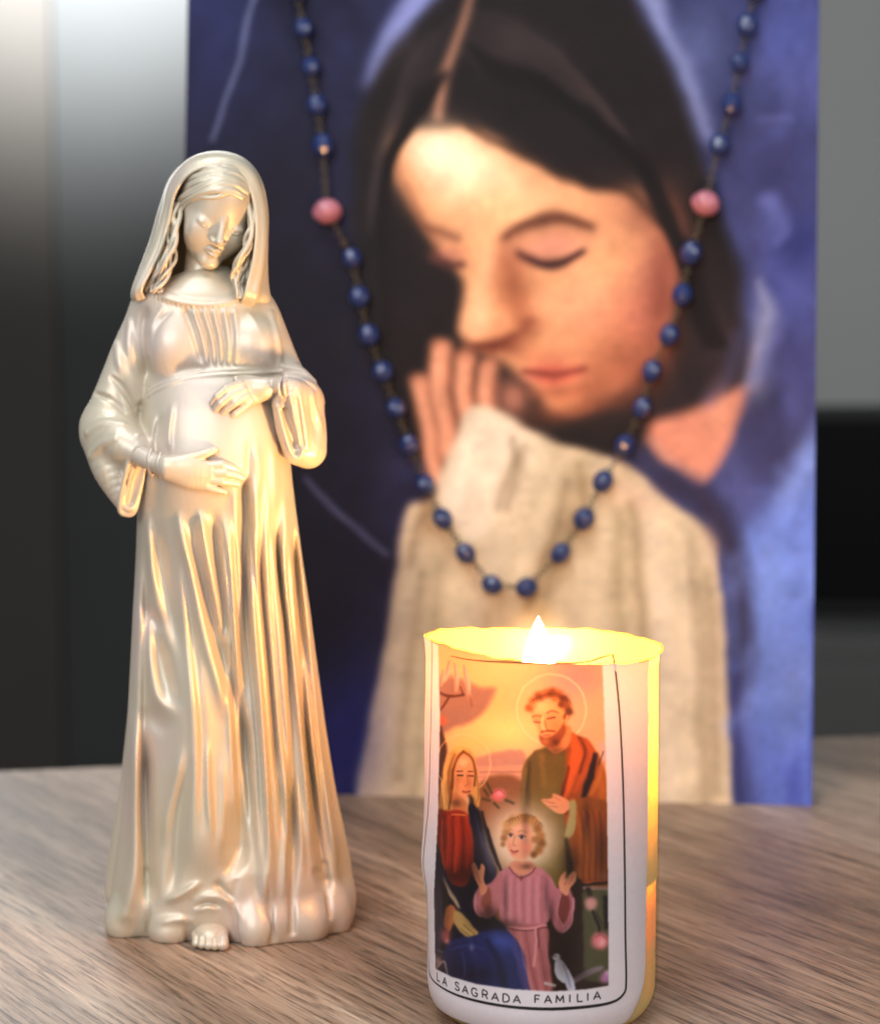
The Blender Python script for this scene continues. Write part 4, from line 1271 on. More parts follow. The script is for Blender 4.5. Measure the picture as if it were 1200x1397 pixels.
# lower hand: points to the right, under the belly
dl = [d_(260, 645), d_(285, 650), d_(310, 650), d_(325, 652)]
hand('hand',
     [(186, 618, -74, 14), (200, 626, -86, 13.5), (214, 632, dl[0] + 2, 12.5), (232, 636, dl[0] - 7, 13)],
     [[(228, 634, dl[0] - 8, 12), (262, 634, dl[0] - 9, 11), (286, 638, dl[1] - 7, 8.5)],
      [(230, 640, dl[0] - 8, 12), (262, 645, dl[0] - 9, 12), (286, 648, dl[1] - 7, 9)],
      [(230, 644, dl[0] - 6, 11), (258, 655, dl[0] - 7, 11), (280, 659, dl[1] - 6, 8)]],
     [[(282, 636, dl[1] - 8, 7.2), (303, 634, dl[2] - 10, 6.4), (318, 638, dl[3] - 8, 5.6), (326, 643, dl[3] - 4, 4.6)],
      [(284, 645, dl[1] - 8, 7.4), (308, 645, dl[2] - 10, 6.6), (322, 648, dl[3] - 8, 5.8), (330, 652, dl[3] - 4, 4.8)],
      [(280, 654, dl[1] - 7, 7.0), (302, 656, dl[2] - 9, 6.2), (316, 658, dl[3] - 7, 5.4), (324, 660, dl[3] - 4, 4.6)],
      [(272, 661, dl[1] - 6, 6.2), (288, 666, dl[2] - 8, 5.6), (299, 669, dl[2] - 6, 5.0), (306, 671, dl[2] - 4, 4.2)]],
     [(238, 630, dl[0] - 8, 9), (262, 624, dl[0] - 9, 7.2), (282, 618, dl[1] - 8, 6), (293, 613, dl[1] - 5, 4.6)],
     [[(206, 614, -92, 3.0), (203, 626, -102, 3.0), (204, 640, -99, 3.0), (207, 647, -90, 3)],
      [(219, 619, dl[0] - 4, 2.6), (215, 631, dl[0] - 12, 2.6), (216, 643, dl[0] - 10, 2.6), (219, 650, dl[0] - 3, 2.6)]])
# upper hand: reaches left and down over the belly
e = [d_(345, 535), d_(325, 540), d_(305, 548), d_(292, 556)]
hand('hand',
     [(406, 530, -74, 13), (394, 527, -88, 12.5), (376, 526, e[0] - 8, 11.5), (358, 530, e[0] - 9, 12)],
     [[(362, 525, e[0] - 9, 9.5), (340, 524, e[0] - 11, 9), (324, 526, e[1] - 9, 7)],
      [(362, 531, e[0] - 9, 11), (342, 534, e[0] - 11, 10), (328, 536, e[1] - 10, 7.5)],
      [(362, 536, e[0] - 7, 9), (348, 542, e[0] - 9, 9), (336, 546, e[1] - 8, 7)]],
     [[(328, 524, e[1] - 9, 6.4), (308, 530, e[2] - 12, 6.0), (296, 540, e[3] - 8, 5.2), (289, 550, e[3] - 3, 4.4)],
      [(332, 532, e[1] - 11, 6.6), (313, 540, e[2] - 13, 6.2), (301, 550, e[3] - 9, 5.4), (294, 558, e[3] - 4, 4.6)],
      [(336, 540, e[1] - 11, 6.4), (320, 549, e[2] - 12, 6.0), (309, 558, e[2] - 9, 5.2), (302, 565, e[2] - 4, 4.4)],
      [(341, 546, e[1] - 8, 5.8), (330, 556, e[1] - 10, 5.4), (321, 564, e[2] - 7, 4.8), (315, 570, e[2] - 3, 4.0)]],
     [(356, 521, e[0] - 2, 6.5), (338, 517, e[0] - 1, 5.5), (322, 517, e[1] - 1, 4.6)],
     [[(392, 516, -92, 2.6), (388, 526, -104, 2.6), (389, 536, -102, 2.6), (392, 543, -92, 2.6)],
      [(384, 516, -94, 2.0), (380, 526, -104, 2.0), (381, 536, -103, 2.0), (384, 542, -94, 2.0)]])
# bare foot under the hem
def foot():
    f_ = Solid()
    def q(u, v, dy, z):
        p = L3(u, v, dy); p[2] = z; return p
    f_.add(Ell(q(288, 1262, -92, 15), (24, 30, 15)), 0)
    for k, (u, r, dy) in enumerate(((304, 8.2, -124), (293, 6.6, -127), (284, 6.2, -126), (275, 5.8, -123), (267, 5.2, -118))):
        f_.add(Chain([q(u - 1, 1270, -98, 15), q(u, 1274, dy + 6, 13), q(u, 1278, dy, 8)], [r * .95, r * .9, r]), 2.0)
    f_.cut(FloorCut(), 0)
    V, Q = f_.mesh(np.array([-80, -145, -4]), np.array([60, -50, 45]), 1.0)
    to_obj('foot', V, Q, PEARL, fig)
foot()

# ================================================================== CANDLE
CD = .757
CX = float(at_y(741.5, 1000, CD)[0])
RIM = float(at_y(743, 876, CD)[2])
POOL = RIM - .076
CR = .0402 * CD / .775
def cup_r(th, z):
    r = CR + .0002 * np.sin(3 * th + 40 * z)
    zb = .012
    r = np.where(z < zb, r - zb * .7 * (1 - np.sqrt(np.clip(1 - ((zb - z) / zb) ** 2, 0, 1))), r)
    r = r + np.clip((z - RIM + .008) / .008, 0, 1) ** 2 * .0006
    return r
def rim_dz(th, z):
    k = np.clip((z - RIM + .014) / .014, 0, 1)
    return k * (.0007 * np.sin(2 * th + .6) + .0003 * np.sin(5 * th + 2) + .00016 * np.sin(17 * th + 1) + .00012 * np.sin(29 * th) - .0019 * np.cos(th) - .0012 * np.clip(np.sin(th), 0, 1))
def label_r(th, z):
    """th is measured with -pi/2 towards the camera"""
    r = cup_r(th, z) + .0004
    # paper lifting off at the left edge
    a = np.angle(np.exp(1j * (th - (-math.pi / 2 - math.radians(84)))))
    r = r + .0019 * np.exp(-(a / .30) ** 2) * (np.exp(-((z - .052) / .010) ** 2) + .35 * np.exp(-((z - .090) / .02) ** 2) + .45 * np.exp(-((z - .066) / .012) ** 2))
    r = r + .00012 * np.sin(9 * th + 60 * z) * np.sin(80 * z)
    return r

def wax_material():
    m, nt, N, L, p = new_mat('candle_wax')
    p.inputs['Base Color'].default_value = (.94, .68, .32, 1)
    p.inputs['Roughness'].default_value = .45
    p.inputs['Subsurface Weight'].default_value = 1.0
    p.inputs['Subsurface Radius'].default_value = (1.0, .60, .22)
    p.inputs['Subsurface Scale'].default_value = .035
    return m
def wall_material():
    """thin upper wall of the cup: wax-smeared translucent plastic"""
    m, nt, N, L, p = new_mat('waxy_plastic')
    out = N['Material Output']
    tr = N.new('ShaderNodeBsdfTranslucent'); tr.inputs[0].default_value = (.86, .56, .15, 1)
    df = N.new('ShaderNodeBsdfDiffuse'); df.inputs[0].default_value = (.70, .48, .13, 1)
    tp = N.new('ShaderNodeBsdfTransparent'); tp.inputs[0].default_value = (1.0, .82, .52, 1)
    gl = N.new('ShaderNodeBsdfGlossy'); gl.inputs['Roughness'].default_value = .5
    m1 = N.new('ShaderNodeMixShader'); m1.inputs[0].default_value = .45
    L.new(tr.outputs[0], m1.inputs[1]); L.new(df.outputs[0], m1.inputs[2])
    m2 = N.new('ShaderNodeMixShader')
    # transmission and colour graded by height, shaped so the glow fades downwards
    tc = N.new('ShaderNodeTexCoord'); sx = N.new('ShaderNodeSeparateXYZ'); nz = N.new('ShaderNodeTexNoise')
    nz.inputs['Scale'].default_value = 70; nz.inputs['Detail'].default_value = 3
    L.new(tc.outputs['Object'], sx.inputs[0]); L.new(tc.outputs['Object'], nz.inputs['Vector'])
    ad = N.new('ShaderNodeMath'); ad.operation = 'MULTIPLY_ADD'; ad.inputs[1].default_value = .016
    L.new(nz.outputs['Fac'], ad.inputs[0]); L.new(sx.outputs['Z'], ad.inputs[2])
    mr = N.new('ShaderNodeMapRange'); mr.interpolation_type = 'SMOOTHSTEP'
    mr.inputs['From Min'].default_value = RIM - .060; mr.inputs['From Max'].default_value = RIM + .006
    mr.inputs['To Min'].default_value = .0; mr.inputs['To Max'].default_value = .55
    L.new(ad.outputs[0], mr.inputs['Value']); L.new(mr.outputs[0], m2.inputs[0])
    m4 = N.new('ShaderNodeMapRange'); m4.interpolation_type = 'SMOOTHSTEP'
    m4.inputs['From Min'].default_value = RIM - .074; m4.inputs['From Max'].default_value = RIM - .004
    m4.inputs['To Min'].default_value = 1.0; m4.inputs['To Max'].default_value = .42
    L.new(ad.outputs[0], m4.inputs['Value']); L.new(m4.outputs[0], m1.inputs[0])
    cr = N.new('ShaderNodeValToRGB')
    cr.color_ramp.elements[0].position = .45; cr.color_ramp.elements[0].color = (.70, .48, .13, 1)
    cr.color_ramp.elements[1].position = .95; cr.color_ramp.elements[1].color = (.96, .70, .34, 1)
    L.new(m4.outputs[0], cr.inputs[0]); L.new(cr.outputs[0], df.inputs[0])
    L.new(m1.outputs[0], m2.inputs[1]); L.new(tp.outputs[0], m2.inputs[2])
    m3 = N.new('ShaderNodeMixShader'); m3.inputs[0].default_value = .02
    L.new(m2.outputs[0], m3.inputs[1]); L.new(gl.outputs[0], m3.inputs[2])
    L.new(m3.outputs[0], out.inputs['Surface'])
    return m
def clear_material():
    m, nt, N, L, p = new_mat('clear_cup_plastic')
    out = N['Material Output']
    tp = N.new('ShaderNodeBsdfTransparent'); tp.inputs[0].default_value = (.98, .93, .82, 1)
    gl = N.new('ShaderNodeBsdfGlossy'); gl.inputs['Roughness'].default_value = .15
    m2 = N.new('ShaderNodeMixShader'); m2.inputs[0].default_value = .07
    L.new(tp.outputs[0], m2.inputs[1]); L.new(gl.outputs[0], m2.inputs[2])
    L.new(m2.outputs[0], out.inputs['Surface'])
    return m
def label_material(name='label_paper', color=None):
    m, nt, N, L, p = new_mat(name)
    out = N['Material Output']
    df = N.new('ShaderNodeBsdfPrincipled'); df.inputs['Roughness'].default_value = .38
    tr = N.new('ShaderNodeBsdfTranslucent')
    mix = N.new('ShaderNodeMixShader'); mix.inputs[0].default_value = .085
    if color is None:
        a = N.new('ShaderNodeVertexColor'); a.layer_name = 'print'
        L.new(a.outputs[0], df.inputs['Base Color'])
        mg = N.new('ShaderNodeMix'); mg.data_type = 'RGBA'; mg.blend_type = 'MULTIPLY'; mg.inputs[0].default_value = 1
        mg.inputs[7].default_value = (1.0, .86, .62, 1)
        L.new(a.outputs[0], mg.inputs[6]); L.new(mg.outputs[2], tr.inputs[0])
    else:
        df.inputs['Base Color'].default_value = color; tr.inputs[0].default_value = color
        mix.inputs[0].default_value = .1
    L.new(df.outputs[0], mix.inputs[1]); L.new(tr.outputs[0], mix.inputs[2])
    L.new(mix.outputs[0], out.inputs['Surface'])
    return m

def paint_label():
    p = Picture(560, 840, 910, 1425, .6, (232, 222, 226))
    B, S, Q = p.blob, p.stroke, p.poly
    # picture field
    Q([(596, 850), (600, 980), (597, 1120), (592, 1220), (594, 1322), (616, 1333), (650, 1343), (700, 1350), (752, 1353), (800, 1350), (830, 1345),
       (829, 1200), (827, 1050), (823, 940), (818, 850)], (228, 182, 138), 1, 1, False)
    mask_img = p.img.copy()
    B(660, 960, 70, 60, (232, 180, 122)); B(690, 1000, 50, 26, (250, 214, 140), .9); B(640, 1015, 40, 14, (244, 196, 122), .8)
    B(700, 900, 60, 30, (240, 206, 150), .8); B(790, 925, 45, 38, (196, 142, 142), .9); B(800, 1000, 30, 50, (222, 170, 134), .8)
    Q([(597, 926), (630, 926), (655, 938), (676, 938), (668, 960), (648, 982), (622, 992), (598, 996)], (160, 122, 108), 6)
    Q([(646, 1036), (680, 1026), (712, 1024), (716, 1044), (690, 1046), (650, 1050)], (196, 142, 124), 4, .9)
    Q([(645, 1046), (718, 1044), (718, 1085), (645, 1085)], (222, 160, 130), 3, .9, False)
    S([(655, 1054), (715, 1053)], (178, 122, 104), 2, 1.5, .8); S([(650, 1060), (712, 1060)], (190, 134, 112), 1.5, 1.5, .6)
    # lilies at the upper left
    for a, b in (((612, 902), (606, 930)), ((620, 905), (622, 942)), ((632, 908), (640, 952)), ((604, 915), (602, 935))):
        S([a, ((a[0] + b[0]) / 2 + 2, (a[1] + b[1]) / 2), b], (216, 176, 156), [3, 8, 3], 2, .95)
        S([a, b], (150, 104, 88), 1.5, 1.2, .5)
    S([(598, 944), (612, 950), (632, 948)], (96, 52, 36), 3.5, 1.5, .9); S([(612, 952), (602, 966), (596, 974)], (104, 60, 44), 3, 1.4, .9)
    S([(632, 948), (628, 938)], (110, 64, 44), 2.4, 1.4, .8); S([(640, 950), (644, 964)], (140, 96, 80), 3, 1.5, .7)
    B(603, 984, 6, 6, (222, 110, 70), .9); S([(599, 992), (604, 1020), (600, 1060), (604, 1095)], (66, 34, 24), [6, 10, 9, 12], 3, .85)
    # parapet and the darker ground beneath
    Q([(646, 1080), (722, 1078), (724, 1260), (640, 1260)], (150, 98, 62), 5)
    Q([(730, 1200), (768, 1180), (800, 1170), (832, 1180), (834, 1350), (730, 1356)], (54, 30, 20), 6)
    # halos
    th = np.linspace(0, 2 * np.pi, 40)
    S([(752 + 47 * math.cos(t), 968 + 48 * math.sin(t)) for t in th], (248, 214, 170), 1.8, 1.2, .8)
    S([(632 + 37 * math.cos(t), 1042 + 40 * math.sin(t)) for t in th], (246, 204, 150), 1.6, 1.2, .7)
    # standing man: tunic and mantle
    Q([(709, 1150), (710, 1090), (714, 1045), (728, 1026), (748, 1018), (768, 1014), (786, 1030), (796, 1080), (796, 1150), (780, 1210), (740, 1200)], (118, 94, 46), 3)
    S([(722, 1040), (720, 1090), (728, 1130)], (78, 56, 26), [4, 7, 4], 3, .7); S([(738, 1030), (742, 1070)], (150, 116, 62), 7, 4, .6)
    S([(716, 1050), (712, 1110)], (146, 118, 62), 4, 3, .7); B(750, 1075, 16, 22, (138, 112, 56), .6)
    Q([(772, 1000), (786, 1002), (802, 1010), (816, 1030), (826, 1056), (830, 1110), (830, 1206), (806, 1214), (786, 1190), (778, 1160), (770, 1120), (766, 1090), (772, 1050)], (160, 84, 34), 3)
    S([(782, 1004), (786, 1030), (778, 1062), (770, 1090)], (218, 106, 48), [6, 16, 12, 5], 4, .95)
    S([(800, 1012), (806, 1030), (796, 1056), (784, 1080)], (196, 96, 42), [5, 10, 8, 4], 4, .8)
    S([(790, 1006), (798, 1024), (790, 1054)], (112, 48, 20), [2, 4, 3], 2, .8); S([(776, 1046), (766, 1090), (772, 1110)], (104, 40, 18), [3, 5, 3], 2.4, .8)
    S([(812, 1030), (806, 1056), (798, 1080), (794, 1096)], (40, 18, 12), [6, 9, 9, 5], 3, .95)
    S([(822, 1040), (816, 1064), (806, 1084)], (206, 136, 66), [3, 8, 5], 4, .7); B(822, 1080, 8, 26, (196, 122, 44), .8)
    for k in range(5):
        S([(786 + 9 * k, 1100 + k), (792 + 8 * k, 1140), (790 + 9 * k, 1196)], (200 - 8 * k, 122 - 6 * k, 46), [3, 5 + k % 3, 5], 4, .55)
        S([(790 + 9 * k, 1100 + k), (797 + 8 * k, 1140), (796 + 8 * k, 1200)], (94, 46, 18), [2, 3 + k % 2, 4], 3.4, .5)
    Q([(784, 1094), (800, 1088), (828, 1094), (828, 1108), (806, 1104), (788, 1108)], (150, 88, 32), 2)
    B(826, 1030, 6, 12, (212, 184, 196), .8); B(820, 1018, 4, 5, (206, 176, 190), .7); S([(822, 1026), (816, 1044)], (70, 60, 60), 2, 1.4, .7)
    # neck, face, beard, hair
    Q([(744, 1008), (776, 990), (778, 1012), (766, 1026), (752, 1026)], (214, 140, 88), 3)
    Q([(724, 972), (728, 960), (748, 956), (768, 962), (774, 980), (770, 996), (758, 1008), (748, 1014), (738, 1004), (730, 990)], (240, 168, 110), 2.4)
    B(758, 990, 10, 14, (222, 138, 82), .7); B(740, 966, 12, 8, (250, 194, 138), .7)
    Q([(735, 1002), (742, 1006), (752, 1004), (762, 996), (771, 984), (771, 1000), (762, 1014), (752, 1020), (742, 1018), (736, 1011)], (158, 90, 52), 2.2)
    B(744, 1012, 5, 4, (206, 138, 92), .6); S([(738, 999), (746, 997), (756, 998)], (128, 62, 34), 2.6, 1.2, .9); S([(742, 1003), (750, 1003)], (196, 96, 70), 2, 1, .9)
    B(758, 1012, 6, 6, (96, 50, 26), .8)
    for (u, v, r, c) in ((722, 966, 6, (166, 92, 44)), (727, 957, 7, (196, 116, 62)), (735, 950, 7, (150, 82, 40)), (744, 946, 7, (190, 112, 60)), (753, 945, 7, (140, 76, 36)), (762, 948, 7, (168, 94, 48)),
                         (769, 954, 7, (112, 60, 30)), (773, 963, 7, (150, 86, 46)), (776, 971, 6, (98, 58, 34)), (772, 978, 5, (120, 70, 40)), (730, 962, 4, (206, 130, 72)), (757, 953, 5, (196, 120, 64)), (765, 962, 5, (120, 66, 34))):
        B(u, v, r, r, c, .95, 0, 1.6)
    for k in range(14):
        a = k * .45
        S([(724 + 3.8 * k, 958 - 9 * math.sin(k / 13 * 3.1)), (727 + 3.8 * k, 954 - 9 * math.sin(k / 13 * 3.1)), (729 + 3.8 * k, 960 - 9 * math.sin(k / 13 * 3.1))], (86, 42, 20), 1.2, .8, .6)
    S([(727, 978), (732, 975.5), (738, 977)], (136, 78, 46), 2, 1.2, .8); S([(746, 973), (752, 970.5), (761, 973)], (136, 78, 46), 2.2, 1.2, .8); B(733, 983, 5, 3, (222, 150, 104), .6); B(753, 977, 6, 3.4, (222, 150, 104), .6)
    S([(729, 985), (737, 986)], (70, 32, 22), 1.6, .8, .9); S([(747, 981), (757, 979)], (70, 32, 22), 1.8, .8, .9)
    S([(741, 978), (739, 990), (743, 996)], (252, 206, 150), 2.6, 1.4, .8); S([(744, 984), (746, 995)], (190, 108, 64), 2, 1.2, .8)
    S([(774, 978), (772, 988)], (236, 160, 106), 4, 1.4, .9)
    # his hand
    Q([(738, 1091), (752, 1089), (754, 1083), (764, 1086), (776, 1093), (778, 1102), (768, 1110), (756, 1108), (746, 1100)], (226, 156, 114), 1.6)
    S([(740, 1092), (756, 1096)], (162, 92, 60), 1.2, .8, .8); S([(748, 1100), (760, 1101)], (168, 96, 64), 1.2, .8, .7); S([(752, 1086), (764, 1092)], (168, 96, 64), 1, .8, .6)
    Q([(776, 1094), (786, 1096), (784, 1132), (774, 1146), (770, 1140), (776, 1112)], (176, 160, 108), 2)
    S([(772, 1146), (778, 1190)], (48, 26, 14), [6, 8], 3, .8)
    # seated woman: veil, hair, face
    Q([(598, 1112), (600, 1080), (604, 1050), (612, 1028), (626, 1020), (640, 1022), (648, 1036), (651, 1062), (654, 1098), (646, 1104), (638, 1080), (616, 1090), (614, 1110), (616, 1118), (604, 1108)], (214, 160, 92), 2)
    S([(612, 1032), (606, 1060), (606, 1094), (614, 1116)], (240, 190, 116), [3, 5, 4, 3], 2, .8); S([(620, 1028), (612, 1056), (614, 1096)], (150, 98, 48), [2, 4, 3], 2, .8)
    S([(644, 1030), (650, 1062), (652, 1098)], (232, 184, 112), 3, 1.6, .8); B(628, 1023, 10, 5, (250, 196, 110), .8)
    Q([(618, 1050), (622, 1034), (632, 1028), (642, 1034), (647, 1050), (646, 1066), (641, 1082), (634, 1090), (626, 1084), (620, 1070)], (228, 160, 110), 1.8)
    S([(632, 1026), (624, 1034), (618, 1052), (616, 1076)], (122, 72, 34), [4, 4, 3, 4], 1.8, .9); S([(633, 1026), (643, 1034), (648, 1052), (647, 1072)], (122, 72, 34), [3, 3, 2.5, 3], 1.6, .9)
    B(638, 1070, 6, 10, (206, 132, 84), .6); B(632, 1040, 8, 6, (244, 186, 132), .7); B(624, 1066, 6, 12, (200, 126, 78), .6)
    S([(623, 1052), (630, 1052)], (98, 52, 30), 1.4, .8, .9); S([(639, 1053), (645, 1053)], (98, 52, 30), 1.4, .8, .9)
    S([(624, 1058), (631, 1058)], (66, 36, 24), 2, .9, .9); S([(639, 1059), (645, 1059)], (66, 36, 24), 2, .9, .9); S([(624, 1055), (631, 1055)], (206, 160, 130), 2, .9, .7)
    S([(636, 1056), (638, 1070), (634, 1073)], (190, 116, 72), 1.6, .9, .8); S([(632, 1080), (636, 1081), (641, 1080)], (158, 62, 44), 2.6, 1, .95)
    Q([(618, 1082), (634, 1092), (638, 1100), (634, 1114), (616, 1112)], (206, 136, 86), 2)
    # red dress, dark mantle
    Q([(594, 1110), (612, 1106), (634, 1108), (644, 1126), (648, 1170), (640, 1206), (616, 1212), (598, 1180)], (168, 54, 30), 2.4)
    for k in range(6):
        S([(606 + 6 * k, 1114), (604 + 7 * k, 1150), (602 + 7 * k, 1190)], (206 if k % 2 else 112, 76 if k % 2 else 30, 42 if k % 2 else 18), 3, 2.2, .6)
    B(618, 1196, 20, 14, (76, 24, 20), .8); S([(616, 1112), (634, 1112)], (222, 140, 80), 2.4, 1.2, .8)
    Q([(640, 1098), (650, 1100), (658, 1120), (666, 1150), (676, 1180), (678, 1206), (668, 1240), (690, 1266), (712, 1290), (722, 1320), (728, 1356), (650, 1348), (592, 1326), (590, 1200), (594, 1150), (604, 1180), (616, 1206), (636, 1208), (646, 1176), (644, 1136), (640, 1116)], (30, 24, 44), 2.4)
    S([(640, 1086), (644, 1096), (642, 1106)], (46, 28, 26), [4, 7, 5], 3, .8)
    S([(650, 1110), (656, 1150), (664, 1190)], (20, 16, 28), [6, 10, 8], 4, .8); S([(596, 1160), (606, 1200), (620, 1226)], (54, 50, 92), [3, 6, 3], 3, .7); S([(600, 1190), (596, 1240), (600, 1280)], (46, 42, 84), [6, 10, 8], 5, .6)
    Q([(604, 1194), (612, 1210), (622, 1226), (628, 1240), (622, 1236), (610, 1216)], (186, 160, 130), 2)
    # lap
    Q([(606, 1300), (614, 1284), (640, 1276), (664, 1270), (690, 1268), (706, 1284), (716, 1306), (724, 1356), (660, 1348), (612, 1332)], (44, 48, 98), 3)
    B(684, 1284, 20, 12, (70, 86, 156), .9, .4); S([(700, 1284), (712, 1316), (718, 1350)], (66, 78, 146), [8, 10, 8], 5, .8); S([(664, 1284), (680, 1312), (688, 1348)], (26, 28, 64), [4, 9, 10], 5, .8)
    S([(640, 1282), (650, 1312), (652, 1344)], (62, 60, 108), [5, 8, 6], 5, .6); B(620, 1310, 14, 20, (42, 38, 72), .7); B(643, 1293, 3, 5, (150, 140, 170), .6)
    # her arm and hand, flower
    Q([(604, 1262), (608, 1240), (614, 1234), (622, 1242), (618, 1262), (612, 1272)], (196, 122, 76), 2)
    Q([(620, 1242), (630, 1246), (640, 1258), (652, 1272), (646, 1276), (636, 1278), (624, 1268), (618, 1256)], (196, 160, 102), 1.8)
    S([(632, 1262), (646, 1274)], (120, 92, 50), 1.2, .8, .8); S([(628, 1268), (640, 1277)], (120, 92, 50), 1.2, .8, .7)
    B(607, 1276, 8, 11, (184, 102, 94), .95, 0, 1.5); B(609, 1284, 4, 4, (222, 150, 146), .8); S([(600, 1270), (610, 1268)], (120, 60, 56), 1.2, .8, .7)
    B(598, 1312, 6, 8, (196, 152, 140), .8); S([(596, 1296), (603, 1300)], (126, 120, 110), 2.5, 1.5, .7); S([(594, 1322), (606, 1312), (610, 1330)], (190, 170, 158), 3, 1.5, .7)
    # child: glow, hair, face
    B(712, 1146, 50, 48, (250, 226, 200), 1.0, 0, 1.5)
    Q([(698, 1176), (724, 1176), (730, 1186), (712, 1196), (696, 1188)], (222, 152, 120), 2)
    Q([(690, 1142), (694, 1126), (708, 1120), (722, 1126), (728, 1142), (726, 1160), (716, 1172), (704, 1174), (694, 1162)], (238, 176, 142), 2)
    B(718, 1160, 8, 12, (218, 142, 112), .6); B(696, 1156, 4, 6, (232, 150, 124), .6)
    for (u, v, r, c) in ((690, 1136, 6, (192, 140, 84)), (687, 1144, 5, (168, 116, 66)), (692, 1126, 7, (206, 156, 98)), (700, 1119, 7, (186, 134, 78)), (709, 1116, 7, (206, 154, 94)), (718, 1117, 7, (176, 122, 68)), (727, 1122, 7, (196, 142, 84)),
                         (733, 1131, 7, (168, 114, 62)), (737, 1141, 7, (188, 132, 78)), (738, 1151, 7, (150, 98, 52)), (734, 1160, 7, (168, 114, 64)), (728, 1166, 5, (140, 90, 48)), (730, 1146, 6, (180, 126, 74)), (686, 1152, 4, (176, 122, 72)), (702, 1123, 5, (216, 168, 110))):
        B(u, v, r, r, c, .95, 0, 1.6)
    for k in range(12):
        u = 690 + 4 * k; v = 1122 - 8 * math.sin(k / 11 * 3.1) + (k > 9) * 4
        S([(u, v), (u + 3, v - 3), (u + 5, v + 2)], (126, 80, 40), 1.2, .8, .6)
    S([(693, 1134), (696, 1132), (700, 1133)], (176, 122, 84), 1.4, .9, .7); S([(707, 1135), (712, 1133), (718, 1136)], (176, 122, 84), 1.4, .9, .7)
    B(696.5, 1140.5, 3.6, 2.6, (226, 206, 196), .8); B(712, 1142.5, 4.4, 2.8, (226, 206, 196), .8); B(696.5, 1140.5, 2.1, 2.3, (46, 40, 56), 1, 0, 2); B(711.5, 1142.5, 2.4, 2.5, (46, 40, 56), 1, 0, 2); S([(693, 1139), (696.5, 1137.6), (700, 1139)], (86, 54, 42), 1.3, .7, .8); S([(707, 1141), (712, 1139.4), (717, 1141.5)], (86, 54, 42), 1.3, .7, .8)
    S([(702, 1142), (700, 1152), (703, 1154)], (196, 126, 98), 1.8, .9, .8); S([(697, 1161), (701, 1162.5), (706.5, 1161.5)], (186, 84, 74), 2.6, 1, .95); S([(698, 1165), (704, 1165.5)], (214, 130, 108), 2, 1.2, .6)
    # child's robe
    Q([(682, 1190), (694, 1184), (712, 1196), (730, 1184), (744, 1190), (756, 1206), (760, 1228), (744, 1262), (714, 1264), (684, 1258), (680, 1230), (678, 1206)], (202, 132, 138), 2)
    Q([(684, 1190), (670, 1204), (652, 1212), (645, 1230), (652, 1250), (668, 1252), (680, 1240), (688, 1214)], (192, 122, 124), 2)
    Q([(742, 1192), (754, 1208), (762, 1212), (776, 1212), (783, 1232), (778, 1262), (766, 1274), (756, 1264), (748, 1240)], (196, 124, 132), 2)
    Q([(764, 1222), (772, 1216), (778, 1230), (774, 1252), (766, 1262), (760, 1246)], (132, 66, 60), 2.4, .9)
    Q([(660, 1216), (668, 1212), (670, 1232), (664, 1244), (656, 1234)], (150, 84, 66), 2.6, .8)
    S([(648, 1222), (650, 1246), (664, 1252)], (224, 160, 160), 2.4, 1.4, .7); S([(782, 1226), (780, 1258), (768, 1272)], (222, 158, 164), 2.4, 1.4, .8); S([(764, 1222), (760, 1246), (768, 1264)], (224, 160, 166), 2, 1.3, .7)
    for k in range(9):
        u = 690 + 6.2 * k
        S([(u, 1196 + 4 * math.sin(k / 8 * 3.1)), (u - 1, 1226), (u, 1258)], ((220, 156, 158) if k % 2 else (168, 98, 106)), [1.5 + k % 3, 2.5 + (k * 2) % 3, 3 + (k % 2)], 3, .45)
    S([(694, 1184), (702, 1194), (712, 1198), (724, 1192), (730, 1184)], (120, 58, 58), 1.8, 1, .85); B(711, 1199, 2, 3, (120, 48, 50), .8)
    Q([(692, 1264), (744, 1264), (748, 1300), (752, 1352), (724, 1354), (716, 1306), (704, 1282)], (182, 112, 112), 2)
    for k in range(6):
        S([(700 + 8 * k, 1268), (706 + 8 * k, 1306), (718 + 7 * k, 1350)], ((210, 144, 144) if k % 2 else (132, 72, 76)), [2, 3, 4], 3, .45)
    S([(694, 1264), (718, 1267), (744, 1263)], (216, 146, 146), 4, 1.2, .95); S([(694, 1267.5), (718, 1270), (744, 1266)], (110, 54, 56), 1.6, 1, .8)
    S([(730, 1266), (731, 1290), (728, 1318)], (214, 148, 146), 4, 1.4, .9); S([(734, 1268), (735, 1292)], (120, 62, 64), 2, 1.2, .8)
    # child's hands
    Q([(652, 1208), (645, 1194), (643, 1180), (648, 1178), (653, 1188), (657, 1178), (661, 1184), (660, 1200), (664, 1214), (656, 1222)], (222, 150, 116), 1.6)
    Q([(764, 1216), (762, 1204), (768, 1192), (772, 1190), (772, 1200), (780, 1190), (786, 1190), (785, 1202), (778, 1212), (774, 1222)], (232, 160, 126), 1.6)
    S([(776, 1198), (770, 1208)], (176, 104, 80), 1.2, .8, .7); S([(782, 1196), (775, 1207)], (176, 104, 80), 1.2, .8, .7); S([(650, 1190), (655, 1204)], (170, 100, 76), 1.2, .8, .7)
    # well, flowers, dove at the right
    Q([(794, 1216), (832, 1210), (833, 1342), (796, 1338)], (96, 92, 66), 4, 1, False)
    S([(796, 1208), (832, 1204)], (40, 28, 24), 4, 1.6, .9); S([(796, 1212), (832, 1212)], (160, 134, 128), 5, 1.6, .8); B(824, 1196, 8, 6, (150, 96, 80), .8)
    Q([(822, 1222), (832, 1222), (832, 1268), (824, 1268)], (40, 34, 36), 3, .9, False)
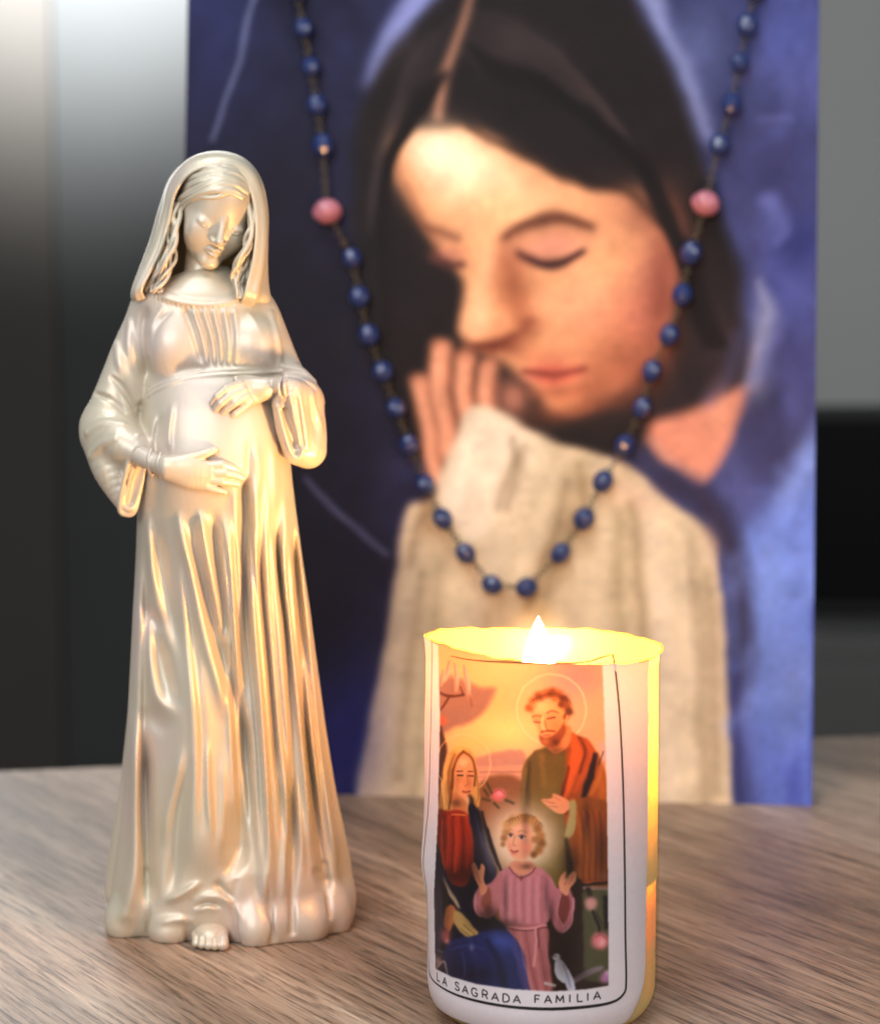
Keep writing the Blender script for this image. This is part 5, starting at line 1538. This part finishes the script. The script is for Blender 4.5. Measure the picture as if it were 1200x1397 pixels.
    S([(802, 1214), (806, 1228)], (50, 34, 30), 7, 2, .9); B(806, 1233, 9, 10, (214, 158, 152), 1, 0, 2); S([(808, 1244), (816, 1262), (818, 1274)], (44, 38, 40), 4, 1.6, .9); S([(812, 1244), (822, 1262)], (58, 54, 50), 2, 1.2, .8)
    B(819, 1284, 13, 12, (236, 140, 146), 1, 0, 2); B(821, 1286, 5, 5, (246, 190, 190), .8); S([(812, 1280), (820, 1276), (828, 1282)], (180, 90, 96), 1.4, .8, .8)
    Q([(776, 1338), (800, 1324), (822, 1318), (820, 1324), (798, 1334), (780, 1344)], (156, 140, 146), 2, .9); B(826, 1334, 8, 8, (200, 140, 190), .9, 0, 1.5); B(828, 1328, 4, 4, (228, 180, 214), .8)
    B(780, 1330, 26, 10, (36, 22, 20), .5); S([(744, 1342), (756, 1344)], (206, 196, 190), 4, 1.6, .8)
    Q([(757, 1312), (763, 1309), (771, 1316), (778, 1328), (780, 1338), (770, 1342), (761, 1336), (756, 1324)], (226, 226, 236), 1.4); Q([(770, 1332), (779, 1330), (785, 1350), (774, 1351)], (214, 214, 228), 1.4); B(759.5, 1306, 5.4, 5.2, (234, 234, 242), 1, 0, 3); B(758, 1305, 1, 1, (40, 30, 40), 1, 0, 2)
    S([(768, 1316), (774, 1332), (778, 1348)], (168, 168, 190), 2.4, 1.4, .8); S([(760, 1314), (764, 1332)], (232, 232, 240), 3, 1.6, .8); S([(756, 1304), (753, 1306)], (150, 110, 90), 1.6, .8, .9)
    # deeper shades and small lights of the print
    def D(cu, cv, ru, rv, al, rot=0.0): B(cu, cv, ru, rv, (30, 16, 12), al, rot)
    D(600, 1150, 9, 60, .5); D(640, 1190, 16, 30, .55); D(602, 1240, 10, 40, .4); D(660, 1255, 20, 14, .6); D(690, 1262, 18, 8, .5); D(640, 1330, 40, 14, .45); D(655, 1120, 5, 20, .25, -.2)
    D(820, 1160, 10, 40, .4); D(780, 1180, 14, 26, .5); D(770, 1300, 20, 40, .55); D(800, 1120, 6, 30, .4); D(716, 1120, 5, 40, .25); D(668, 1244, 8, 10, .4); D(752, 1246, 5, 18, .45)
    D(718, 1182, 10, 4, .4); D(758, 1024, 12, 5, .4); D(622, 1096, 8, 6, .4); D(690, 1225, 4, 26, .3); D(745, 1222, 4, 22, .3)
    for a, b in (([(604, 1120), (602, 1150), (606, 1186)], (214, 84, 48)), ([(620, 1118), (622, 1150), (620, 1190)], (206, 74, 42)), ([(634, 1120), (640, 1150), (636, 1184)], (150, 44, 26))):
        S(a, b, [2, 4, 2], 2.4, .6)
    for a in ([(648, 1112), (658, 1150), (670, 1190)], [(598, 1210), (602, 1250), (598, 1300)], [(612, 1296), (640, 1290), (662, 1296)], [(676, 1276), (700, 1296), (710, 1340)], [(630, 1300), (634, 1322), (630, 1338)]):
        S(a, (78, 84, 142), [1.5, 3, 1.5], 2.4, .5)
    B(734, 962, 8, 6, (255, 206, 156), .5); B(632, 1040, 6, 5, (252, 200, 150), .5); B(704, 1130, 9, 5, (250, 200, 168), .5); B(700, 1148, 5, 6, (246, 186, 154), .4); B(716, 1156, 5, 5, (236, 146, 122), .5)
    B(680, 1085, 10, 9, (228, 120, 120), 1, 0, 2); B(682, 1083, 5, 4, (246, 170, 166), .8); S([(672, 1082), (680, 1078), (688, 1084)], (186, 80, 84), 1.4, .8, .8)
    for a, b in (((664, 1070), (670, 1082)), ((658, 1090), (668, 1092)), ((690, 1092), (700, 1096)), ((674, 1096), (680, 1102)), ((660, 1078), (666, 1086))): S([a, b], (84, 70, 36), [3, 6, 3], 2, .9)
    S([(657, 1108), (669, 1150), (682, 1186)], (18, 14, 24), [3, 6, 4], 2, .8)
    S([(617, 1050), (616, 1080), (612, 1104)], (120, 74, 36), [2.4, 3.4, 2.4], 1.6, .8); S([(609, 1040), (604, 1072), (606, 1104)], (236, 186, 116), [2, 3.4, 2], 1.6, .7); S([(649, 1050), (652, 1080), (650, 1100)], (170, 116, 60), [2, 2.6, 2], 1.4, .8)
    B(641, 1066, 3, 12, (196, 122, 80), .5); B(628, 1072, 4, 5, (238, 170, 124), .5); B(634, 1084, 5, 3, (236, 166, 118), .5)
    p.warp(9, .45)
    # keep paint inside the picture field
    fm = Picture(560, 840, 910, 1425, .6, (0, 0, 0))
    fm.poly([(596, 830), (600, 980), (597, 1120), (592, 1220), (594, 1322), (616, 1333), (650, 1343), (700, 1350), (752, 1353), (800, 1350), (830, 1345),
             (829, 1200), (827, 1050), (823, 940), (818, 830)], (1, 1, 1), 1, 1, False)
    k = fm.img[..., :1]
    p.img = 255 * (np.clip(p.img, 0, 255) / 255) ** 1.22 * 1.03
    p.img = p.img * k + np.array([232, 222, 226.0]) * (1 - k)
    p.img += p.noise(5, 1.2)[..., None]
    return p

candle = empty('votive_candle', (CX, CD, 0))
tag(candle, 'lit votive candle in a cup with a printed holy family label', 'candle')
NT = 160
# outer cup (clear) below, waxy wall on top
POOL = RIM - .076
zs = np.r_[np.linspace(.0002, .010, 12), np.linspace(.012, RIM - .001, 60)]
def ring_mesh(name, rf, zlist, dzf=None, closed_bottom=False, n=NT, th0=0, th1=2 * np.pi, wrap=True):
    th = np.linspace(th0, th1, n, endpoint=not wrap)
    V = []
    for z in zlist:
        r = rf(th, np.full(n, z))
        dz = dzf(th, np.full(n, z)) if dzf is not None else 0
        V.append(np.stack([r * np.cos(th), r * np.sin(th), z + dz + 0 * th], 1))
    return np.concatenate(V), grid_quads(n, len(zlist), wrap)
# cup shell: one sheet with bottom disc
Vc, Qc = ring_mesh('cup', cup_r, zs[zs < RIM - .002], rim_dz)
me = mesh_np('cup', Vc, Qc)
obj('cup', me, clear_material(), candle)
# wax body: solid, with a melted hollow
def wax_prof():
    r_in = CR - .0009
    pr = [(.0005, .0012), (.015, .0012), (.030, .0012)]
    for z in np.linspace(.0014, .010, 8):
        pr.append((float(cup_r(np.array([0.]), np.array([z]))[0]) - .0009, z))
    for z in np.linspace(.013, POOL - .004, 46):
        groove = sum(.00028 * math.exp(-((z - g) / .0005) ** 2) for g in (.022, .034, .044))
        pr.append((r_in - groove, z))
    pr += [(r_in - .0002, POOL - .001), (r_in - .0008, POOL + .0016), (r_in - .0016, POOL + .0014), (r_in - .003, POOL + .0004), (.030, POOL), (.012, POOL - .0004), (.0005, POOL - .0004)]
    return pr
obj('wax', lathe_mesh('wax', wax_prof(), 120), wax_material(), candle)
# upper wall with lip
zw = np.linspace(POOL - .0035, RIM, 26)
Vw, Qw = ring_mesh('rim_wall', lambda th, z: cup_r(th, z) - .0007, zw, rim_dz, n=240)
Vi, Qi = ring_mesh('rim_wall', lambda th, z: cup_r(th, z) - .0012, zw[::-1], rim_dz, n=240)
me = mesh_np('rim_wall', np.concatenate([Vw]), Qw)
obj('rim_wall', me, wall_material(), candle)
# thick rolled lip
th = np.linspace(0, 2 * np.pi, 240)
lip = np.stack([cup_r(th, np.full(240, RIM)) * np.cos(th), cup_r(th, np.full(240, RIM)) * np.sin(th), RIM + rim_dz(th, np.full(240, RIM))], 1)
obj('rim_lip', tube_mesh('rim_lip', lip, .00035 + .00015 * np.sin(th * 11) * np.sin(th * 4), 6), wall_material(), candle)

# label wrapped round the front
TH0 = -math.pi / 2 - math.radians(97); TH1 = -math.pi / 2 + math.radians(57)
NLU, NLV = 430, 560
thl = np.linspace(TH0, TH1, NLU); zl = np.linspace(.0045, RIM + .0002, NLV)
TT, ZZ = np.meshgrid(thl, zl)
# rounded lower corners and wavy top edge follow the rim
rr = label_r(TT, ZZ)
top_dz = rim_dz(TT, ZZ)
corner = .011
dR = np.clip((corner - (TH1 - TT) * CR) / corner, 0, 1); dL = np.clip((corner - (TT - TH0) * CR) / corner, 0, 1)
lift = corner * (1 - np.sqrt(np.clip(1 - np.maximum(dR, dL) ** 2, 0, 1)))
ZZ2 = ZZ + lift * (1 - (ZZ - .0045) / (RIM - .0045)) + top_dz
Xl = rr * np.cos(TT); Yl = rr * np.sin(TT)
pic = paint_label()
uu, vv = project(CX + Xl.ravel(), CD + Yl.ravel(), ZZ2.ravel())
cols = pic.sample(uu, vv)
hidden = (np.abs(TT + math.pi / 2) > math.radians(86)).ravel()
cols[hidden] = (232, 222, 226)
me = mesh_np('label', np.stack([Xl.ravel(), Yl.ravel(), ZZ2.ravel()], 1), grid_quads(NLU, NLV))
set_colors(me, cols, .95)
LBL = obj('label', me, label_material(), candle)

# black frame line and lettering, as thin ink strips on the paper
def on_label(u, v, off=.00012):
    d = np.array([float(q) for q in ray(u, v)]); o = np.array([-CX, -CD, CAM_H])
    R = CR + .0004 + off
    for _ in range(6):
        a = d[0] ** 2 + d[1] ** 2; b = 2 * (o[0] * d[0] + o[1] * d[1]); c = o[0] ** 2 + o[1] ** 2 - R * R
        disc = max(b * b - 4 * a * c, 0)
        t = (-b - math.sqrt(disc)) / (2 * a)
        p = o + d * t
        th_ = math.atan2(p[1], p[0])
        R = float(label_r(np.array([th_]), np.array([p[2]]))[0]) + off
    return p
def ink_strip(polys):
    Vs, Qs = [], []
    n0 = 0
    for pts, wd in polys:
        P = np.array([on_label(*q) for q in pts])
        T = np.gradient(P, axis=0); T /= np.linalg.norm(T, axis=1)[:, None] + 1e-12
        Nn = np.stack([P[:, 0], P[:, 1], 0 * P[:, 0]], 1); Nn /= np.linalg.norm(Nn, axis=1)[:, None]
        S_ = np.cross(T, Nn)
        wv = np.interp(np.linspace(0, 1, len(P)), np.linspace(0, 1, len(np.atleast_1d(wd))), np.atleast_1d(wd))[:, None] * CD / F * .5
        Vs += [P - S_ * wv, P + S_ * wv]
        n = len(P)
        i = np.arange(n - 1)
        Qs.append(np.stack([i, i + 1, n + i + 1, n + i], 1) + n0)
        n0 += 2 * n
    return np.concatenate(Vs), np.concatenate(Qs)
INK = label_material('black_ink', (.012, .010, .011, 1))
line = catmull([(589, 872), (588, 960), (586, 1040), (584, 1100), (580, 1140), (577, 1180), (581, 1214), (583, 1260), (584, 1310), (587, 1332), (600, 1346), (626, 1359), (664, 1369), (706, 1375), (752, 1377), (800, 1374), (834, 1368), (850, 1357), (854, 1340),
                (853, 1280), (852, 1180), (850, 1080), (846, 990), (841, 930), (836, 893)], 10)
V, Q = ink_strip([(line, [2.0, 2.0, 2.2, 2.2, 2.4, 4.0, 4.6, 3.6, 3.4, 3.0, 2.6])])
obj('frame_line', mesh_np('frame_line', V, Q), INK, candle)
topl = catmull([(590, 889), (640, 900), (700, 904), (760, 905), (800, 903), (820, 897), (836, 893)], 8)
V, Q = ink_strip([(topl[4:], [1.0, 2.0, 1.6, 2.4, 2.0])])
obj('frame_line', mesh_np('frame_line', V, Q), INK, candle)

LET = {
    'L': [[(0, 0), (0, 1), (.62, 1)]], 'A': [[(0, 1), (.42, 0), (.84, 1)], [(.16, .66), (.68, .66)]],
    'S': [[(.62, .14), (.45, .02), (.2, .02), (.04, .16), (.06, .34), (.3, .48), (.55, .58), (.66, .76), (.56, .93), (.32, 1), (.1, .95), (0, .82)]],
    'G': [[(.74, .16), (.56, .02), (.3, 0), (.1, .14), (0, .42), (.06, .78), (.26, .98), (.52, 1), (.74, .86), (.76, .56), (.46, .56)]],
    'R': [[(0, 1), (0, 0), (.36, 0), (.56, .08), (.6, .26), (.54, .44), (.34, .52), (0, .52)], [(.32, .52), (.64, 1)]],
    'D': [[(0, 0), (0, 1), (.3, 1), (.56, .9), (.7, .68), (.72, .42), (.62, .16), (.4, .01), (0, 0)]],
    'F': [[(.58, 0), (0, 0), (0, 1)], [(0, .48), (.5, .48)]], 'M': [[(0, 1), (.06, 0), (.44, .78), (.82, 0), (.88, 1)]], 'I': [[(0, 0), (0, 1)]],
}
text = [('L', 596, 1327), ('A', 603.5, 1332.5), ('S', 620.5, 1339.5), ('A', 630.5, 1343.5), ('G', 643, 1347.5), ('R', 658, 1351), ('A', 670.5, 1353.8), ('D', 686, 1356), ('A', 700, 1357.6),
        ('F', 729.5, 1358), ('A', 742.5, 1358.3), ('M', 758.5, 1358), ('I', 777, 1357.2), ('L', 787.5, 1356.4), ('I', 801.5, 1355.2), ('A', 809.5, 1353.8)]
polys = []
for ch, u, v in text:
    nx = min(1.0, math.sqrt(max(.1, 1 - ((u - 743) / 162.0) ** 2)) + .08)
    sl = np.interp(u, [596, 640, 700, 750, 815], [.55, .34, .15, .02, -.10])
    for st in LET[ch]:
        P = np.array(st, float)
        if len(P) > 5: P = catmull(P, 4)
        else: P = np.concatenate([np.linspace(P[i], P[i + 1], 4, endpoint=False) for i in range(len(P) - 1)] + [P[-1:]])
        pts = [(u + a * 11.5 * nx, v + b * 10.5 + a * 11.5 * nx * sl) for a, b in P]
        polys.append((pts, 1.9))
V, Q = ink_strip(polys)
obj('lettering', mesh_np('lettering', V, Q), INK, candle)['label'] = 'LA SAGRADA FAMILIA in small spaced capitals'

# wick and flame
FLX = float(at_y(734, 870, CD)[0]) - CX
wick = np.array([(FLX - .0004, 0, POOL - .003), (FLX, 0, POOL + .015), (FLX + .0006, .0002, RIM - .017)])
obj('wick', tube_mesh('wick', catmull(wick, 5), .0007, 8), plain('charred_wick', (.02, .015, .012), .9), candle)
def flame_mat():
    m, nt, N, L, p = new_mat('flame')
    out = N['Material Output']
    e = N.new('ShaderNodeEmission'); e.inputs[0].default_value = (1.0, .55, .20, 1); e.inputs[1].default_value = 820
    L.new(e.outputs[0], out.inputs['Surface'])
    return m
fz0, fz1 = RIM - .020, float(at_y(734, 841, CD)[2])
pr = []
for t in np.linspace(0, 1, 24):
    r = .0068 * (math.sin(math.pi * min(t * 1.25 + .12, 1.0) ** .8) ** .8 if t < .6 else 0)
    r = .0072 * max(0.0, (t + .02) ** .42 * (1 - t) ** .9 * 1.75)
    pr.append((max(r, .00005), fz0 + (fz1 - fz0) * t))
fl = obj('flame', lathe_mesh('flame', pr, 32), flame_mat(), candle, (FLX, 0, 0))
def flame_halo_mat(h):  # added glowing volume, stands in for the soft bloom around the flame
    m, nt, N, L, p = new_mat('flame_halo')
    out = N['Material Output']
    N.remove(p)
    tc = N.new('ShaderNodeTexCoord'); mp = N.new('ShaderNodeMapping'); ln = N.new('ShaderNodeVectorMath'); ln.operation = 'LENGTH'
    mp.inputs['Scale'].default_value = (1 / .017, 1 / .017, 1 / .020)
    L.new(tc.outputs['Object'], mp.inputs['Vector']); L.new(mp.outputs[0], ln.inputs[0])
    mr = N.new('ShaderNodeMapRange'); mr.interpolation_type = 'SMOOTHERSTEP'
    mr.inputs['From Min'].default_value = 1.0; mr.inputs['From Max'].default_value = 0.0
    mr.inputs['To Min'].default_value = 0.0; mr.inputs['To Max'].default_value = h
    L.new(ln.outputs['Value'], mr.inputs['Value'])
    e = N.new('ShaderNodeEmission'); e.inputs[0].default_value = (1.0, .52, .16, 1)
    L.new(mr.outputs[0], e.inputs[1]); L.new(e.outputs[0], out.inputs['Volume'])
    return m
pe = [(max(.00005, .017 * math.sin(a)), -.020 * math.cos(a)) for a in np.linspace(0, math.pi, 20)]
obj('flame_halo', lathe_mesh('flame_halo', pe, 32), flame_halo_mat(65.0), candle, (FLX, 0, fz1 - .010))
